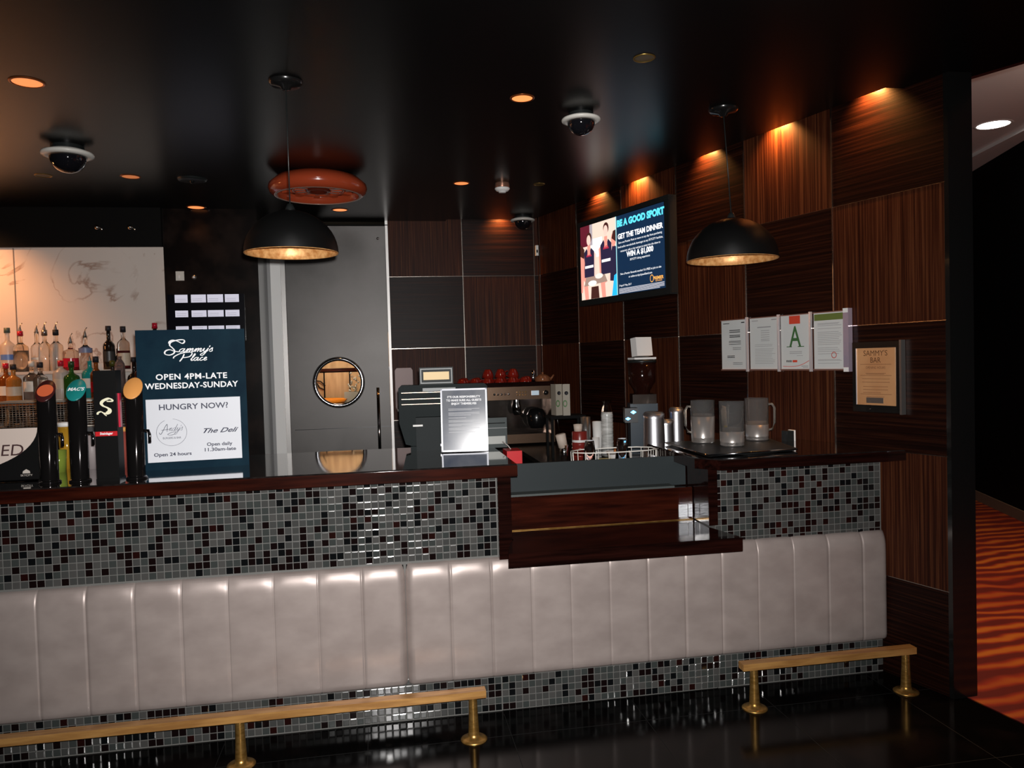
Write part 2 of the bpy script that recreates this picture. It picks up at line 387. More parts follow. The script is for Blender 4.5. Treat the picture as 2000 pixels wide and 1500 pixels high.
# fill the corners of the square around the porthole
b = MB()
for sx_, xe in ((-1, -.752), (1, .08)):
    for sz in (-1, 1):
        # triangle between the corner and its two neighbouring edge points
        pts = []
        for i in range(NP):
            a = 2*PI*i/NP; c, n_ = math.cos(a), math.sin(a)
            if c*sx_ > 1e-6 and n_*sz > 1e-6:
                t1 = (xe-dx)/c; t2 = .4/abs(n_); pts.append((abs(t1-t2), t1 < t2, a, min(t1, t2)))
        A = min((p for p in pts if p[1]), default=None, key=lambda p: p[0]); B_ = min((p for p in pts if not p[1]), default=None, key=lambda p: p[0])
        if A and B_:
            q = [(xe, dz+sz*.4), (dx+math.cos(A[2])*A[3], dz+math.sin(A[2])*A[3]), (dx+math.cos(B_[2])*B_[3], dz+math.sin(B_[2])*B_[3])]
            b.plate(q if sx_*sz < 0 else [q[0], q[2], q[1]], 6.735, 6.78)
b.build('leaf_corner', brushed, dl)
def ring(cx, y, cz, r0, r1, th, seg=48, name='ring', m=chrome, parent=None):
    prof = [(r0, 0), (r0+.004, -th), (r1-.012, -th), (r1, 0), (r0, 0)]
    M = Matrix.Translation((cx, y, cz)) @ Matrix.Rotation(-PI/2, 4, 'X')
    prof = [(r, -z) for r, z in prof]
    b = MB(); b.lathe([(r, -z) for r, z in prof], seg, M=Matrix.Translation((cx, y, cz)) @ Matrix.Rotation(PI/2, 4, 'X') @ Matrix.Scale(-1, 4, (0, 0, 1)))
    return b.build(name, m, parent)
ring(dx, 6.735, dz, .183, .218, .014, name='porthole_ring', parent=dl)
MB().plate([(dx+.185*math.cos(2*PI*q/40), dz+.185*math.sin(2*PI*q/40)) for q in range(40)], 6.757, 6.762).build('porthole_pane', mat('window_glass', (.97, .97, .97), .01, trans=1, ior=1.3), dl)
MB().tube([(-.021, 6.69, .55), (-.021, 6.69, 1.39)], .013, 12).tube([(-.021, 6.69, .62), (-.021, 6.737, .62)], .008).tube([(-.021, 6.69, 1.32), (-.021, 6.737, 1.32)], .008).build('pull_handle', mat('dark_chrome', (.25, .23, .22), .12, 1), dl)
box('kick_plate', brushed, -.72, .078, 6.731, 6.735, .1, 1.05, dl); box('plate_lip', chrome, -.72, .078, 6.729, 6.735, 1.05, 1.055, dl)
lathe('screw_cap', chrome, [(.012, 0), (.009, -.006), (0, -.008)], dl, seg=12, M=Matrix.Translation((.02, 6.735, 2.66)) @ Matrix.Rotation(-PI/2, 4, 'X'))
struct(box('trim_10', black_matt, -.79, X0B, 6.72, 6.8, 2.768, 2.775))

# store room seen through the porthole
pine = noise_mix(mat('pine_boards', (.42, .25, .13), .5), (.33, .19, .09), (.5, .32, .17), (6, 6, .8), 3, 4)
k = thing('store_cupboard', 'pale pine cupboard seen through the round porthole of the door', 'cupboard', (-.4, 7.6, 0))
box('carcass', pine, -.6, .6, .02, .4, .0, 1.9, k)
for i in range(5): box('door', pine, -.60+i*.24, -.60+i*.24+.226, 0, .02, .9, 1.52, k, .003)
box('door_gap_backing', black_matt, -.6, .6, .012, .019, .9, 1.53, k)
box('rail', wood_red, -.6, .6, -.005, .02, 1.53, 1.56, k)
cb = MB().tube(catmull3 if False else [(-.53, 7.595, 1.62), (-.56, 7.59, 1.56), (-.6, 7.59, 1.5), (-.6, 7.59, 1.43), (-.57, 7.59, 1.38), (-.53, 7.59, 1.36), (-.52, 7.59, 1.4), (-.56, 7.58, 1.44), (-.63, 7.59, 1.45)], .006, 6).build('cable', black_matt)
tag(cb, 'thin black cable looped in front of the pine cupboard', 'cable')
tag(MB().lathe([(0, 0), (.14, 0), (.2, .08), (.19, .08), (.13, .01), (0, .01)], 24, (-.5, 7.35, 1.2)).build('bowl', mat('orange_plastic', (.8, .25, .02), .4)), 'orange bowl low behind the porthole glass', 'bowl')
tag(MB().box(-.75, .3, 7.2, 7.48, 1.16, 1.2).box(-.75, -.71, 7.2, 7.48, 0, 1.16).box(.26, .3, 7.2, 7.48, 0, 1.16).build('store_shelf', wood_dark), 'dark shelf behind the porthole carrying the orange bowl', 'shelf')
b = MB()
for i in range(26):
    x, z = rnd.uniform(-.27, -.2), rnd.uniform(1.34, 1.52)
    b.lathe([(0, -.012), (.012, 0), (0, .012)], 6, (x+rnd.uniform(-.03, .03), 7.36+rnd.uniform(-.02, .02), z))
b.box(-.33, -.15, 7.3, 7.42, 1.2, 1.34)
tag(b.build('wrapped_bundle', mat('cling_film', (.5, .48, .42), .15, .4)), 'crinkled silver wrapped bundle at the right behind the porthole', 'bundle')
light('store_room_lamp', 'POINT', (-.35, 7.0, 2.0), 34, (1, .82, .6), None, .12)
struct(box('wall_store', black_matt, -1.0, -.98, 6.8, 8.6, 0, 2.9)); struct(box('wall_store_right', black_matt, .6, .62, 6.86, 8.6, 0, 2.9)); struct(box('ceiling_store', black_matt, -1, .62, 6.85, 8.6, 2.9, 2.95))

# ------------------------------------------------------------------ pillar and the casino hall beyond it
pil = struct(MB().box(2.512, 2.632, 3.08, 3.4, 0, ZC).build('wall_pillar', black_gloss, bevel=.004))
struct(MB().prism([(2.67, 3.3), (5.45, -2.5), (9, -2.5), (9, 12), (2.0, 12), (2.0, 9), (2.67, 7)], 3.4, 3.45).build('ceiling_hall', white_paint))
struct(MB().prism([(4.3, 1.5), (6.0, 7.9), (5.92, 7.9), (4.2, 1.5)], 3.37, 3.4).build('trim_11', white_paint))
struct(MB().prism([(5.35, 5.2), (6.13, 7.24), (6.6, 8.5), (6.7, 8.5), (5.45, 5.2)], 0, 3.4).build('wall_hall', black_matt))
struct(MB().prism([(5.33, 5.2), (6.11, 7.24), (6.59, 8.5), (6.6, 8.5), (6.13, 7.24), (5.35, 5.2)], 0, .1).build('baseboard_hall', mat('grey_brown_plinth', (.2, .14, .1), .6)))
light('hall_fill', 'POINT', (4.6, 3.6, 3.0), 16, (1, .72, .6), None, .2)
light('hall_carpet_lamp', 'SPOT', (4.0, 3.2, 3.3), 210, (1, .6, .3), (3.4, 3.6, 0), .1, 140, .9)

def downlight(x, y, z, r, label, on=(1, .32, .08), es=3, rim=terracotta, group='ceiling downlights', lampw=0):
    t = thing('downlight', label, 'ceiling light', (x, y, z), 0, group)
    MB().lathe([(r*.84, .0), (r*.86, -.004), (r, -.003), (r*1.02, 0)], 28).build('rim', rim, t)
    MB().lathe([(0, -.001), (r*.84, -.0015)], 28).build('lamp', mat('lamp_%.2f_%.2f_%.2f_%.1f' % (*on, es), on, .3, emit=on, es=es), t)
    if lampw: light('downlight_beam', 'SPOT', (x, y, z-.02), lampw, WARM, (x, y, 0), .04, 80, .6)
    return t
cop = mat('copper_rim', (.3, .08, .02), .3, .7)
DL = [(-1.415, 3.569, .068, 'large lit orange downlight at the top left of the black ceiling', .9),
      (.696, 3.584, .057, 'lit downlight with copper glow left of the nearest white-collared dome camera', 1.2),
      (-1.325, 6.191, .07, 'small lit downlight above the dark stone column', 1.1),
      (-.267, 6.264, .065, 'small lit downlight just above the steel door, behind the black lamp shade', 1.1),
      (.592, 5.313, .058, 'lit downlight left of the smoke detector', 1.0),
      (-1.502, 5.228, .06, 'dull red downlight between the left dome camera and the ceiling rose fixture', .35)]
for x, y, r, lab, es in DL: downlight(x, y, ZC, r, lab, (1, .3, .09), es, cop, lampw=0 if es < .5 else 3)
brassd = mat('dull_brass', (.25, .16, .04), .35, .8)
for x, y, r, lab in [(-2.004, 5.226, .05, 'unlit brass-rimmed downlight left of the dull red one'), (1.108, 3.065, .045, 'unlit brass-rimmed downlight highest on the ceiling right of centre'), (1.136, 5.319, .04, 'unlit brass-rimmed downlight right of the smoke detector')]:
    downlight(x, y, ZC, r, lab, (.08, .05, .015), .0, brassd)
t = thing('ceiling_speaker', 'flat round black speaker on the ceiling above the dark column', 'speaker', (-1.147, 5.279, ZC))
MB().lathe([(0, -.012), (.07, -.014), (.085, -.01), (.09, 0)], 28).build('grille', black_plastic, t)
lathe('hub', black_gloss, [(0, -.03), (.012, -.026), (.016, -.012)], t, seg=12)
downlight(5.0, 5.62, 3.4, .14, 'bright white downlight in the pale ceiling beyond the pillar', (1, .93, .85), 14, white_paint, None)

# slot lamps that graze the panelled wall
for i, (y, lab) in enumerate([(5.80, 'above the left end of the television'), (5.29, 'above the middle of the television'), (4.60, 'above the right-hand black lamp shade'), (4.03, 'above the upright-grain sheet'), (3.46, 'nearest the black pillar')]):
    p = wallpt(y, 2.89, .045)
    t = thing('slot_lamp', 'small halogen lamp hidden in the ceiling slot ' + lab, 'lamp', p, RW, 'lamps in the ceiling slot')
    lathe('housing', black_matt, [(0, .06), (.022, .06), (.025, 0), (.022, 0), (.02, .03), (0, .03)], t, seg=16)
    light('slot_lamp_beam', 'SPOT', p - Vector((0, 0, .004)), 62, (1, .42, .11), wallpt(y, 2.83, .0), .012, 125, 1)
p = Vector((1.08, YB-.045, 2.89))
t = thing('slot_lamp', 'small halogen lamp hidden in the ceiling slot over the back wall', 'lamp', p, 0, 'lamps in the ceiling slot')
lathe('housing', black_matt, [(0, .06), (.022, .06), (.025, 0), (.022, 0), (.02, .03), (0, .03)], t, seg=16)
light('slot_lamp_beam', 'SPOT', p - Vector((0, 0, .004)), 40, (1, .42, .11), (1.08, YB, 2.83), .012, 125, 1)

# round orange fixture on the ceiling
t = thing('ceiling_fixture', 'wide round orange-red fixture with inner rings on the black ceiling', 'ceiling light', (-.352, 5.15, ZC))
MB().lathe([(.20, 0), (.26, -.02), (.305, -.06), (.31, -.085), (.30, -.11), (.275, -.13), (.262, -.13), (.258, -.10), (.25, -.085)], 56).build('outer_ring', terracotta, t)
MB().lathe([(.268, -.131), (.262, -.1335), (.256, -.131), (.258, -.127), (.266, -.127), (.268, -.131)], 56).build('edge_trim', mat('pale_trim', (.3, .18, .14), .25), t)
MB().lathe([(0, -.085), (.05, -.088), (.06, -.105), (.075, -.105), (.08, -.085), (.25, -.08)], 48).build('inner_dish', mat('brown_red_gloss', (.09, .014, .007), .2, coat=.5), t)
MB().lathe([(.15, -.082), (.155, -.1), (.165, -.1), (.17, -.082)], 48).build('middle_ring', terracotta, t)
for i in range(12):
    a = 2*PI*i/12+.12; b = MB(); M = Matrix.Rotation(a, 4, 'Z')
    b.box(.085, .148, -.014, .014, -.097, -.083, M); b.box(.172, .245, -.02, .02, -.094, -.08, M)
    b.build('spoke', terracotta, t)

# pendant lamps
def pendant(x, y, zr, r, label, rx, ry):
    t = thing('pendant_lamp', label, 'pendant lamp', (x, y, zr), 0, 'black dome pendants over the bar')
    h = r*.92
    prof = [(r*math.cos(a*PI/2/12), h*math.sin(a*PI/2/12)) for a in range(12)] + [(.03, h), (.02, h+.004)]
    inn = [(max(rr-.004, .0), max(z-.0, 0)*.985) for rr, z in prof]
    MB().lathe(prof, 56).build('shade', mat('satin_black_shade', (.004, .004, .004), .42, spec=.35), t)
    MB().lathe([(r, 0), (r-.002, -.003), (r-.005, 0)] + inn[1:-1] + [(0, h*.98)], 56).build('gold_lining', gold_leaf, t)
    MB().lathe([(0, h+.03), (.012, h+.028), (.02, h+.01), (.024, h-.004)], 16).build('cap', black_plastic, t)
    MB().tube([(0, 0, h+.02), ((rx-x)*.5, (ry-y)*.5, (h+ZC-zr)/2), (rx-x, ry-y, ZC-zr-.02)], .003, 6).build('cord', black_plastic, t)
    MB().lathe([(0, -.036), (.018, -.035), (.024, -.024), (.06, -.018), (.07, -.01), (.072, 0)], 28, (rx-x, ry-y, ZC-zr)).build('ceiling_rose', black_gloss, t)
    MB().lathe([(0, .06), (.018, .065), (.028, .09), (.018, .13), (.016, h*.9)], 16).build('bulb', mat('frosted_bulb', (.7, .6, .5), .3), t)
pendant(-.361, 3.5, 2.083, .2, 'black dome pendant with gold lining over the left counter, in front of the orange fixture', -.357, 3.467)
pendant(1.79, 3.72, 2.070, .228, 'black dome pendant with gold lining hanging in front of the panelled right wall', 1.73, 3.66)

# dome cameras, smoke detector, corner sensor
def dome(x, y, r, label):
    t = thing('dome_camera', label, 'security camera', (x, y, ZC), 0, 'white-collared dome cameras')
    MB().lathe([(r*.62, 0), (r*.66, -.03*r/.12)], 32).build('mount', black_plastic, t)
    MB().lathe([(r*.66, -.02*r/.12), (r*.98, -.035*r/.12), (r, -.042*r/.12), (r*.97, -.05*r/.12), (r*.68, -.058*r/.12), (r*.66, -.02*r/.12)], 40).build('collar', mat('cream_collar', (.62, .6, .55), .35), t)
    MB().lathe([(r*.7*math.cos(a*PI/16), -.055*r/.12 - r*.66*math.sin(a*PI/16)) for a in range(9)], 40).build('dome', mat('smoked_dome', (.006, .006, .008), .05, coat=1), t)
dome(-1.62, 4.55, .13, 'dome camera with cream collar on the left of the ceiling')
dome(1.03, 3.78, .098, 'large dome camera with cream collar nearest the television')
dome(1.237, 6.5, .105, 'farthest dome camera, close to the back wall corner')
t = thing('smoke_detector', 'small white smoke detector on the black ceiling', 'smoke detector', (.872, 5.3, ZC))
MB().lathe([(.048, 0), (.052, -.03), (.05, -.034)], 28).build('base', mat('bronze_ring', (.3, .15, .1), .3, .6), t)
MB().lathe([(.05, -.034), (.053, -.04), (.04, -.055), (.026, -.058), (.024, -.066), (0, -.066)], 28).build('head', white, t)
t = thing('motion_sensor', 'tiny white sensor high in the corner beside the panelled back wall', 'sensor', (1.40, 6.742, 2.55))
box('body', white, -.012, .012, -.03, 0, -.045, .045, t, .004); box('lens', black_plastic, -.007, .007, -.033, -.03, -.02, .005, t)

# ------------------------------------------------------------------ bar front
YM = 3.436; ZL = 1.14; ZR = 1.112
grout = mat('pale_grout', (.13, .128, .12), .6)
tile_m = [mat('tile_grey', (.05, .051, .049), .16), mat('tile_grey_green', (.038, .043, .041), .15), mat('tile_pale_grey', (.062, .061, .058), .18),
          mat('tile_dark_brown', (.006, .003, .003), .1, coat=.6), mat('tile_black', (.004, .0045, .005), .1, coat=.6), mat('tile_maroon', (.014, .0035, .003), .12, coat=.6)]
def mosaic(name, x0, x1, z0, z1, parent):
    p = .0308; t = .0278; bm = bmesh.new(); nx = round((x1-x0)/p); nz = round((z1-z0)/p)
    e = .1
    for i in range(nx):
        for j in range(nz):
            cx, cz = x0+(i+.5)*p, z1-(j+.5)*p
            a = t/2; g = a*.80
            tx, tz = rnd.gauss(0, .012), rnd.gauss(0, .02); sl = (rnd.uniform(.12, .32) if cz > .4 else rnd.uniform(.28, .52))*(a-g)
            mi = rnd.choices(range(6), (24, 21, 19, 19, 13, 4))[0]
            G = []
            for u, pu in ((-a, 1), (-g, 0), (g, 0), (a, 1)):
                col = []
                for v, pv in ((-a, 1), (-g, 0), (g, 0), (a, 1)):
                    d = -.0042 + (sl if pu or pv else 0)
                    col.append(bm.verts.new((cx+u, YM + d + tx*u + tz*v, cz+v)))
                G.append(col)
            for u in range(3):
                for v in range(3):
                    f = bm.faces.new((G[u][v], G[u+1][v], G[u+1][v+1], G[u][v+1])); f.material_index = mi
    me = bpy.data.meshes.new(name); bm.to_mesh(me); bm.free()
    for mm in tile_m: me.materials.append(mm)
    o = bpy.data.objects.new(name, me); COL.objects.link(o); o.parent = parent
    return o
def poly_top(name, m, pts, z0, z1, parent, bev=.008):
    return MB().prism(pts, z0, z1).build(name, m, parent, None, bev, 3)
# left module
t = thing('bar_counter', 'long bar counter on the left, mosaic front under a dark red-edged polished top', 'bar counter', (0, 0, 0), 0)
box('carcass', grout, -4.4, .5, YM, 3.62, 0, ZL-.055, t)
box('rear_shelving', wood_dark, -4.4, .5, 3.62, 3.95, 0, ZL-.055, t)
mosaic('upper_mosaic', -4.4, .50, .7, ZL-.058, t); mosaic('lower_mosaic', -4.4, .50, 0.003, .19, t)
poly_top('worktop_edge', wood_red, [(-4.4, 3.30), (.575, 3.30), (.575, 4.15), (-4.4, 4.15)], ZL-.055, ZL-.006, t, .012)
poly_top('polished_top', ctop, [(-4.4, 3.303), (.572, 3.303), (.572, 4.15), (-4.4, 4.15)], ZL-.006, ZL, t, .003)
box('end_post', wood_dark, .50, .56, 3.40, 3.62, .70, ZL-.055, t, .003)
# right module
t = thing('bar_counter', 'short bar counter on the right meeting the panelled wall, black top and mosaic front', 'bar counter', (0, 0, 0), 0)
MB().prism([(1.541, YM), (wx(YM)-.004, YM), (wx(3.62)-.004, 3.62), (1.541, 3.62)], 0, ZR-.05).build('carcass', grout, t)
mosaic('upper_mosaic', 1.54, 2.395, .69, ZR-.055, t)
mosaic('lower_mosaic', 1.547, 2.395, 0.003, .19, t)
poly_top('worktop_edge', wood_dark, [(1.52, 3.30), (wx(3.30)-.004, 3.30), (wx(4.05)-.004, 4.05), (1.43, 4.05), (1.43, 3.40)], ZR-.05, ZR-.005, t, .008)
poly_top('polished_top', ctop, [(1.523, 3.303), (wx(3.303)-.006, 3.303), (wx(4.05)-.006, 4.05), (1.433, 4.05), (1.433, 3.402)], ZR-.005, ZR, t, .002)
box('end_post', wood_dark, 1.495, 1.54, 3.40, 3.9, .79, ZR-.05, t, .003)
# lowered counter between them
t = thing('lowered_counter', 'lowered dark timber serving shelf between the two mosaic counters', 'counter', (0, 0, 0), 0)
poly_top('shelf_top', wood_dark, [(.502, 3.16), (1.545, 3.16), (1.49, 3.40), (1.49, 3.60), (.565, 3.60), (.565, 3.40), (.54, 3.34)], .725, .785, t, .005)
box('carcass', grout, .501, 1.539, 3.44, 3.58, 0, .725, t)
mosaic('lower_mosaic', .50, 1.547, 0.003, .19, t)
box('back_panel', wood_red, .565, 1.49, 3.58, 3.60, .785, .945, t)
box('brass_line', brass, .565, 1.49, 3.577, 3.58, .786, .789, t)
box('ledge', mat('grey_green_laminate', (.05, .06, .058), .45), .565, 1.40, 3.58, 3.66, .945, .955, t, .003)
box('upstand', mat('grey_green_laminate_panel', (.022, .028, .03), .5, spec=.2), .565, 1.49, 3.66, 3.675, .945, 1.09, t, .002)
reflection_m = mat('crinkled_steel_foil', (.8, .82, .86), .4, .35)
def reflection_bump(m):
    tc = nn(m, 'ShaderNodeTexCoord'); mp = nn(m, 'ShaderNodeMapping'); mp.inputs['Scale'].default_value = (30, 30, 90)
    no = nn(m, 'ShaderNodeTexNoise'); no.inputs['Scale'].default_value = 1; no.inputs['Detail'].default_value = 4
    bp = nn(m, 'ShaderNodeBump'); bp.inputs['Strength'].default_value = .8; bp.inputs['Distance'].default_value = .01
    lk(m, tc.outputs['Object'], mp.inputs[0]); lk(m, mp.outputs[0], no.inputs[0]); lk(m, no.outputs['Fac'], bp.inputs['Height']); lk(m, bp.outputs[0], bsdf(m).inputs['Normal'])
reflection_bump(reflection_m)
t = thing('silver_sticker', 'crinkled silver square split by a dark line, back right of the lowered shelf', 'sticker', (0, 0, 0))  # bright square stands in for a reflection in the glossy back panel
box('left_half', reflection_m, 1.418, 1.463, 3.5765, 3.58, .80, .862, t); box('right_half', reflection_m, 1.467, 1.488, 3.5765, 3.58, .80, .862, t)

# padded upholstery under the bar
def padding(name, label, x0, x1, seams, z0=.164, z1=.705):
    bm = bmesh.new(); N = int((x1-x0)/.0115); xs = [x0+(x1-x0)*i/N for i in range(N+1)]
    xs = sorted(set(xs + [s+d for s in seams for d in (-.004, 0, .004) if x0 < s+d < x1]))
    def edge(d, r): return r - math.sqrt(max(r*r - (r-min(d, r))**2, 0))   # rounded border
    zs = [z0 + (z1-z0)*k/34 for k in range(35)]; zs = sorted(set(zs + [z0+.004, z0+.01, z1-.004, z1-.008, z1-.013]))
    al = sorted([x0] + [s for s in seams if x0 < s < x1] + [x1])
    rows = []
    for z in zs:
        row = []
        for x in xs:
            L = max([a for a in al if a <= x+1e-6]); R = min([a for a in al if a >= x-1e-6]) if x < x1-1e-6 else x1
            d = min(x-L, (R-x) if R > L else x-L)
            e = (edge(z-z0, .03) if z-z0 < z1-z else edge((z1-z)*.42, .03)) + edge(min(x-x0, x1-x), .03)
            groove = .0035*math.exp(-(d/.0022)**2) if .002 < abs(x-x0) and abs(x1-x) > .002 else 0
            puff = -.0012*min(1, d/.03)**.5 if d > 0 else 0
            top = .006*math.exp(-((z1-z)/.05)**2)*math.exp(-(d/.03)**2)
            row.append(bm.verts.new((x, 3.402 + e + groove + puff + top, z)))
        rows.append(row)
    for a, b in zip(rows, rows[1:]):
        for i in range(len(xs)-1): bm.faces.new((a[i], a[i+1], b[i+1], b[i])).smooth = True
    me = bpy.data.meshes.new(name); bm.to_mesh(me); bm.free(); me.materials.append(leather)
    t = thing(name, label, 'upholstered panel', (0, 0, 0), 0)
    o = bpy.data.objects.new('padding', me); COL.objects.link(o); o.parent = t
    box('backing', black_matt, x0+.005, x1-.005, 3.4325, 3.436, z0+.005, z1-.005, t)
padding('upholstered_panel', 'taupe leather padding with vertical seams under the left counter', -4.4, .079, [.079-.186*k for k in range(1, 25)])
padding('upholstered_panel', 'taupe leather padding with vertical seams from the deep joint to the right wall', .081, 2.425, [.278+.1826*k for k in range(0, 12) if .278+.1826*k < 2.4])

# foot rails
def footrail(label, x0, x1, posts):
    t = thing('foot_rail', label, 'foot rail', (0, 3.2, 0))
    box('rail_bar', goldrail, x0, x1, -.024, .024, .182, .212, t, .003)
    for px in posts:
        MB().lathe([(0, 0), (.056, 0), (.056, .004), (.046, .010), (.026, .014), (.023, .03), (.0185, .12), (.0175, .183)], 28, (px, 0, 0)).build('post', brass, t)
footrail('long gold foot rail in front of the left padding', -4.4, .394, [-3.4, -2.0+.03, -.598, .34])
footrail('short gold foot rail at the right end beside the panelled wall', 1.545, 2.40, [1.606, 2.36])

# ------------------------------------------------------------------ on the left counter
# Sammy's sign, mapped from its own artwork grid (a = across 0..1, b = down 0..1)
t = thing('notice_board', 'dark blue upright notice board with opening hours on the left counter', 'sign', (-.839, 3.707, ZL), math.radians(5))
SW, SH = .462, .63
navy = noise_mix(mat('teal_navy_print', (.006, .025, .042), .55, spec=.06), (.001, .013, .026), (.004, .023, .038), (1, 1, 1), 9, 6, lo=.35, hi=.75)
box('board', navy, -SW/2, SW/2, 0, .006, 0, SH, t, .001)
box('stand', black_matt, -.05, .05, .006, .1, 0, .25, t)
def sa(px): return (px-155)/985*SW*.985 - SW/2
def sb(py): return SH - (py-112)/1295*SH
box('white_panel', mat('white_print', (.66, .68, .73), .45), sa(224), sa(1090), -.0008, 0, sb(1335), sb(752), t)
LW = .0044
st = [([(sa(x), sb(y)) for x, y in P], LW*k) for P, k in [
    ([(455,240),(462,220),(495,208),(540,222),(575,240),(596,226),(590,208),(555,206),(505,215),(470,230),(462,256),(485,280),(503,305),(495,330),(460,345),(425,340),(413,325),(425,305),(460,296),(500,310),(545,318)], 1.5)]]
st += cursive("ammy's", sa(538), sb(320), .0155, LW, .45, .0, 1.6)
st += [([(sa(x), sb(y)) for x, y in P], LW*k) for P, k in [([(490,378),(500,360),(560,332),(640,322),(662,335),(640,362),(590,372),(570,368)], 1.2), ([(590,338),(575,370),(545,408)], 1.3)]]
st += cursive("lace", sa(640), sb(402), .0145, LW, .45, .0, 1.45)
ribbons(st, -.001, 'script_lettering', inkwhite, t)
text([('OPEN 4PM-LATE', .036, sa(650), sb(572), dict(bold=.0009, space=1.1, fit=.302)), ('WEDNESDAY-SUNDAY', .036, sa(650), sb(655), dict(bold=.0009, space=1.06, fit=.395))], 'hours_lettering', inkwhite, t, -.001)
dk = mat('navy_ink', (.02, .025, .06), .5)
text([('HUNGRY NOW?', .036, sa(657), sb(852), dict(bold=.0006, fit=.293)), ('Open 24 hours', .0215, sa(450), sb(1280), dict(bold=.0005, fit=.158)), ('Open daily', .0215, sa(882), sb(1205), dict(bold=.0005, fit=.11)), ('11.30am-late', .0215, sa(884), sb(1255), dict(bold=.0005, fit=.135)),
      ('The Deli', .030, sa(877), sb(1082), dict(bold=.0006, shear=.5, fit=.152)), ('BURGERS & BAR', .0125, sa(448), sb(1122), dict(fit=.076))], 'menu_lettering', dk, t, -.0016)
st = [([(sa(447)+.0635*math.cos(a*PI/12+2), sb(1062)+.0605*math.sin(a*PI/12+2)) for a in range(23)], .0014)]
st += [([(sa(x), sb(y)) for x, y in P], .0022) for P in ([(335,1060),(350,1075),(395,1000),(410,990),(405,1055)], [(352,1040),(425,1030)], [(490,1060),(450,1062),(410,1080),(440,1088),(480,1075)])]
st += cursive("ndy's", sa(418), sb(1050), .0145, .0014, .4, .03, 1.0)
ribbons(st, -.0016, 'round_logo', dk, t, .3)

# acrylic notice on its slanted holder
t = thing('acrylic_notice', 'clear upright acrylic holder with a grey printed notice at the end of the left counter', 'sign', (.404, 3.82, ZL), math.radians(-8))
Mt = Matrix.Rotation(math.radians(-7.5), 4, 'X')
acr = mat('clear_acrylic', (.95, .97, 1), .04, trans=1, ior=1.45)
def tl(o): o.matrix_local = Mt; return o
tl(box('page', noise_mix(mat('slate_blue_page', (.12, .14, .18), .16, coat=.5, coat_r=.04), (.07, .085, .12), (.17, .18, .2), (1, 1, 1), 7, 4), -.108, .108, 0, .0015, .012, .31, t))
b = MB()
for x0, x1, z0, z1 in ((-.116, -.108, .004, .318), (.108, .116, .004, .318), (-.116, .116, .31, .318), (-.116, .116, .004, .012)): b.box(x0, x1, -.002, .003, z0, z1)
tl(b.build('rim', mat('frosted_acrylic_edge', (.8, .82, .9), .25), t))
tl(text([("IT'S OUR RESPONSIBILITY", .014, 0, .272, dict(bold=.0006, fit=.165)), ('TO MAKE SURE ALL GUESTS', .014, 0, .255, dict(bold=.0006, fit=.175)), ('ENJOY THEMSELVES', .014, 0, .238, dict(bold=.0006, fit=.125))], 'heading', inkwhite, t, -.0008))
b = MB(); z = .218
for g in (2, 3, 1, 2, 2, 2, 1):
    for k in range(g):
        b.box(-.078, -.078+(.155 if k < g-1 else rnd.uniform(.06, .14)), -.0006, 0, z-.0022, z); z -= .0062
    z -= .007
tl(b.build('small_print', mat('grey_print', (.4, .41, .43), .4), t))
box('foot', acr, -.116, .116, -.012, .085, 0, .004, t, .001)

# CLOSED card
t = thing('closed_card', 'black card with a pale curved panel reading closed at the left edge of the counter', 'sign', (-1.60, 3.56, ZL))
box('glass_base', glass, -.25, .17, -.03, .06, 0, .005, t, .001)
box('card', black_matt, -.24, .165, 0, .004, .005, .225, t)
pts = [(-.235+.40*math.cos(-PI/2+a*PI/2/16), .222+.19*math.sin(-PI/2+a*PI/2/16)) for a in range(17)] + [(-.235, .222)]
MB().plate(pts, -.001, 0).build('pale_panel', mat('warm_white_card', (.6, .5, .44), .5), t)
text([('CLOSED', .068, .108, .108, dict(align='RIGHT', shear=.15, fit=.27))], 'lettering', mat('brown_ink', (.05, .02, .02), .5), t, -.0016)
text([('SKYCITY', .012, .115, .018, {})], 'small_lettering', mat('card_grey', (.5, .45, .4), .5), t, -.0008)
MB().plate([(.1, .03), (.13, .03), (.128, .04), (.115, .048), (.102, .04)], -.0008, 0).build('emblem', MATS['card_grey'], t)

